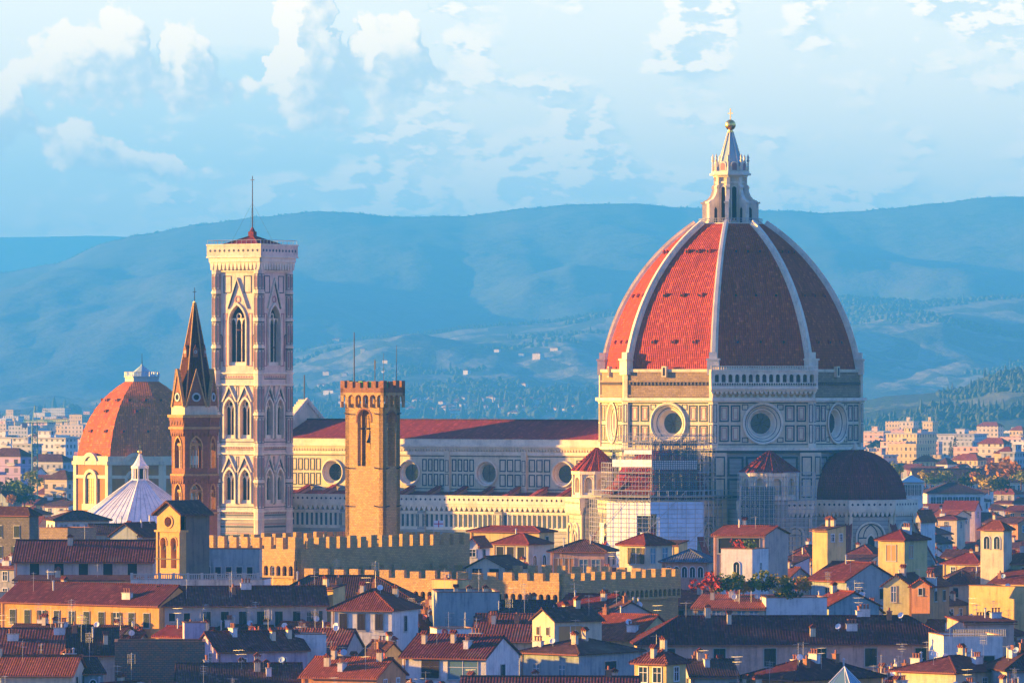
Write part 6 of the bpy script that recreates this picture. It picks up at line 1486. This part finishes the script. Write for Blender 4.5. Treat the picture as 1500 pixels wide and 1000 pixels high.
def fill(n, d0, d1, tries, big=1.0):
    k = 0
    for _ in range(tries):
        if k >= n: break
        d = d0*(d1/d0)**fr.random(); q = try_house(d, big)
        if not q: continue
        k += 1; a = fr.choice((32, 32, 34, 28, 36, 24, 40)); s = F/d
        q['a'] = a; q['wall'] = fr.choice(COL); q['tile'] = fr.choice(('tile', 'tile', 'old', 'old', 'red', 'coarse' if d < 1000 else 'tile')); q['roof'] = fr.choice(('gable', 'gable', 'gend', 'hip', 'hip', 'shed', 'flat' if fr.random() < .5 else 'gable'))
        near = d < 1150; q['ch'] = fr.choice((1, 2, 2, 3)) if near else (fr.choice((0, 1, 1, 2)) if d < 1800 else 0)
        q['an'] = fr.choice((0, 1, 1, 2)) if d < 1250 else 0; q['di'] = fr.choice((0, 0, 1, 1, 2)) if near else 0
        r = max(q['w'], q['l'])*.42; foot.append((q['x']-r, q['x']+r, d-r*.6, d+q['l']*.9, None)); half = (q['w']+q['l'])*.42*s
        skyline_boxes.append((q['px']-half*.8, q['px']+half*.8, q['row'], q['row']+q['rise']*s+1.6*s, d)); spec.append(q)
    return k
n1 = fill(80, 790, 1150, 15000); n2 = fill(75, 1150, 1800, 15000)
n1 += fill(45, 820, 1150, 30000, .6); n2 += fill(45, 1150, 1700, 30000, .65); n3 = fill(48, 1800, 2700, 6000, 1.25); n4 = fill(32, 2700, 4200, 4000, 1.6)
ORD = ['', 'second', 'third', 'fourth', 'fifth', 'sixth', 'seventh', 'eighth', 'ninth', 'tenth', 'eleventh', 'twelfth', 'thirteenth', 'fourteenth', 'fifteenth', 'sixteenth', 'seventeenth', 'eighteenth', 'nineteenth', 'twentieth']
def region(q):
    side = 'left of the baptistery' if q['px'] < 190 else 'below the campanile' if q['px'] < 480 else 'left of centre' if q['px'] < 700 else 'right of centre' if q['px'] < 1030 else 'below the east tribune' if q['px'] < 1340 else 'near the right edge'
    dep = 'foreground' if q['d'] < 1000 else 'near rows' if q['d'] < 1200 else 'middle rows' if q['d'] < 1800 else 'far rows' if q['d'] < 2700 else 'farthest rows'
    return dep, side
TN = {'tile': 'terracotta', 'old': 'brown', 'red': 'red', 'coarse': 'coarse', 'slate': 'slate'}
RN = {'gable': 'gable roof', 'gend': 'gable-ended roof', 'hip': 'hipped roof', 'shed': 'lean-to roof', 'flat': 'flat terrace'}
groups = {}
for q in spec:
    dep, side = region(q); q['key'] = (q['wall'], q['tile'] if q['roof'] != 'flat' else '', q['roof'], dep, side); groups.setdefault(q['key'], []).append(q)
for k, lst in groups.items():
    lst.sort(key=lambda q: q['px'])
    for i, q in enumerate(lst):
        wall, tl, rf_, dep, side = k
        mk = lambda o: f"{o+' ' if o else ''}{wall} house {'from left ' if o and o != 'leftmost' else ''}with {TN[tl]+' ' if tl else ''}{RN[rf_]}, {dep} {side}"
        q['label'] = mk('' if len(lst) == 1 else 'leftmost' if i == 0 else ORD[i])
for q in spec:
    d, s = q['d'], F/q['d']; y = HY+(CZ-q['z'])*s; a = q['a']
    hgt = 1.7; near = d < 1150; st = fr.choice(('shut_g', 'shut_b', 'glass', 'shut_g', 'open'))
    nw = max(1, int(q['w']/3.4)); nl = max(1, int(q['l']/3.6)); vis = d < 2300
    rows = [(nw, 1.0, hgt, .7, st)] if vis else []; rows2 = [(nl, 1.0, hgt, .7, st)] if vis else []
    if near and fr.random() < .7: rows.append((nw, 1.0, hgt, 3.9, st)); rows2.append((nl, 1.0, hgt, 3.9, st))
    house(q['label'], 0, q['px'], 0, y, d, a, D=q['l'], W=q['w'], roof=q['roof'], rise=q['rise'], wall=q['wall'], tile=q['tile'], fw=rows, sw=rows2, chim=q['ch'], ant=q['an'], dish=q['di'],
          win_children=near, group='houses of the old town' if d < 1800 else 'houses of the outer town', seed=int(q['px']*3))
print('fill', n1, n2, n3, n4, 'things', len(sc.objects))
# suburbs: beyond the individually built ones, the plain is one mass of tiny buildings
sb_ = MB(); sr = random.Random(5); mats = [FAC['cream'], FAC['white'], FAC['yellow'], FAC['grey'], FAC['pink']]
for i in range(3300):
    d = 2900*(8200/2900)**sr.random(); px = sr.uniform(-200, 1750); x = xof(px, d)
    if any(f[0]-6 < x < f[1]+6 and f[2]-6 < d < f[3]+6 for f in foot if f[3] > 2700): continue
    w_, l, z = sr.uniform(9, 26), sr.uniform(9, 16), max(5, sr.gauss(10, 4) if sr.random() < .85 else sr.uniform(16, 26))
    sb_.M = Matrix.Translation((x, d, 0)) @ Matrix.Rotation(R(-sr.choice((32, 34, 28, 40))), 4, 'Z'); m_ = sr.choice(mats)
    if d > 4900 and px > 1150: continue
    if 300 < px < 1180: z = min(z, 7); w_ = min(w_, 14)
    if 300 < px < 1180 and sr.random() < .6: continue
    sb_.box(-w_/2, w_/2, -l/2, l/2, 0, z, m_)
    if z < 14: sb_.add([(-w_/2-.5, -l/2-.5, z), (w_/2+.5, -l/2-.5, z), (w_/2+.5, l/2+.5, z), (-w_/2-.5, l/2+.5, z), (-w_/4, 0, z+2.6), (w_/4, 0, z+2.6)], [(0, 1, 5, 4), (1, 2, 5), (2, 3, 4, 5), (3, 0, 4)], sr.choice((TILE, TILE_R, TILE_B)))
sb_.M = Matrix(); tag(sb_.build('suburb'), 'dense mass of tiny far-off suburban buildings spread over the plain', 'suburb', kind='stuff')
tw_ = MB(); 
for i in range(1500):
    d = 1500*(5200/1500)**sr.random(); px = sr.uniform(-200, 1750); x = xof(px, d)
    if ground_reserved(x, d, 2): continue
    s_ = sr.uniform(3.5, 7); p = []
    for rr_, zz in ((s_*.3, 0), (s_*.7, s_*.5), (s_*.55, s_*1.1), (s_*.1, s_*1.5)):
        for j in range(6): a_ = j*1.047; q_ = rr_*sr.uniform(.7, 1.2); p.append((x+q_*math.cos(a_), d+q_*math.sin(a_), zz+sr.uniform(-.3, .3)))
    tw_.add(p, [(j*6+i_, j*6+(i_+1) % 6, (j+1)*6+(i_+1) % 6, (j+1)*6+i_) for j in range(3) for i_ in range(6)], WOOD_D)
tag(tw_.build('street_trees'), 'scattered far-off garden and street trees among the suburban roofs', 'trees', kind='stuff')
# villas on the hill slopes
vm = {}
for key, c in (('white', 'white'), ('yellow', 'cream')):
    m = MB(); m.box(-7, 7, 0, 10, -6, 7, WALLS[c]); me_w = m.mesh('wall'); r = MB(); r.add([(-7.6, -.6, 7), (7.6, -.6, 7), (7.6, 10.6, 7), (-7.6, 10.6, 7), (-2.5, 5, 9.6), (2.5, 5, 9.6)], [(0, 1, 5, 4), (1, 2, 5), (2, 3, 4, 5), (3, 0, 4)], TILE_R); vm[key] = (me_w, r.mesh('roof'))
vr = random.Random(77); done = 0
spots = [(1342, 583), (1350, 580), (1338, 588), (1448, 570), (1478, 565), (1488, 592), (1264, 590), (1270, 586), (1272, 543), (1286, 541), (1300, 548), (1440, 470), (1340, 520), (1378, 490), (1411, 484), (1387, 492)]
def onhill(px, row):
    for hill in (HD, HC):
        for i in range(200):
            d = hill.df+(hill.dr-hill.df)*i/200; x = xof(px, d); h = hill.h(x, d)
            if h > 2 and HY+(CZ-h)*F/d <= row: return x, d, h
    return None
for i in range(150):
    if vr.random() < .75: spots.append((vr.gauss(690, 140), vr.uniform(588, 613)))
    else: spots.append((vr.uniform(440, 1500), vr.uniform(500, 600)))
vill = []
for px, row in spots:
    if not 436 < px < 1500 or 876 < px < 1262: continue
    q = onhill(px, row)
    if q: vill.append((px, *q))
for i, (px, x, d, h) in enumerate(sorted(vill)[:110]):
    key = 'white' if vr.random() < .6 else 'yellow'; s_ = vr.uniform(.6, 1.15)
    t = thing('villa', f"tiny {'white' if key == 'white' else 'cream'} villa with a red roof on the hazy hills {'left' if px < 880 else 'right'} of the dome", 'villa', (x, d, h), R(-vr.uniform(15, 45)), 'villas on the hillside')
    t.scale = (s_*vr.uniform(.8, 1.5), s_, s_); link('wall', vm[key][0], t); link('roof', vm[key][1], t)
for o in houses:
    if '_row' in o: del o['_row']
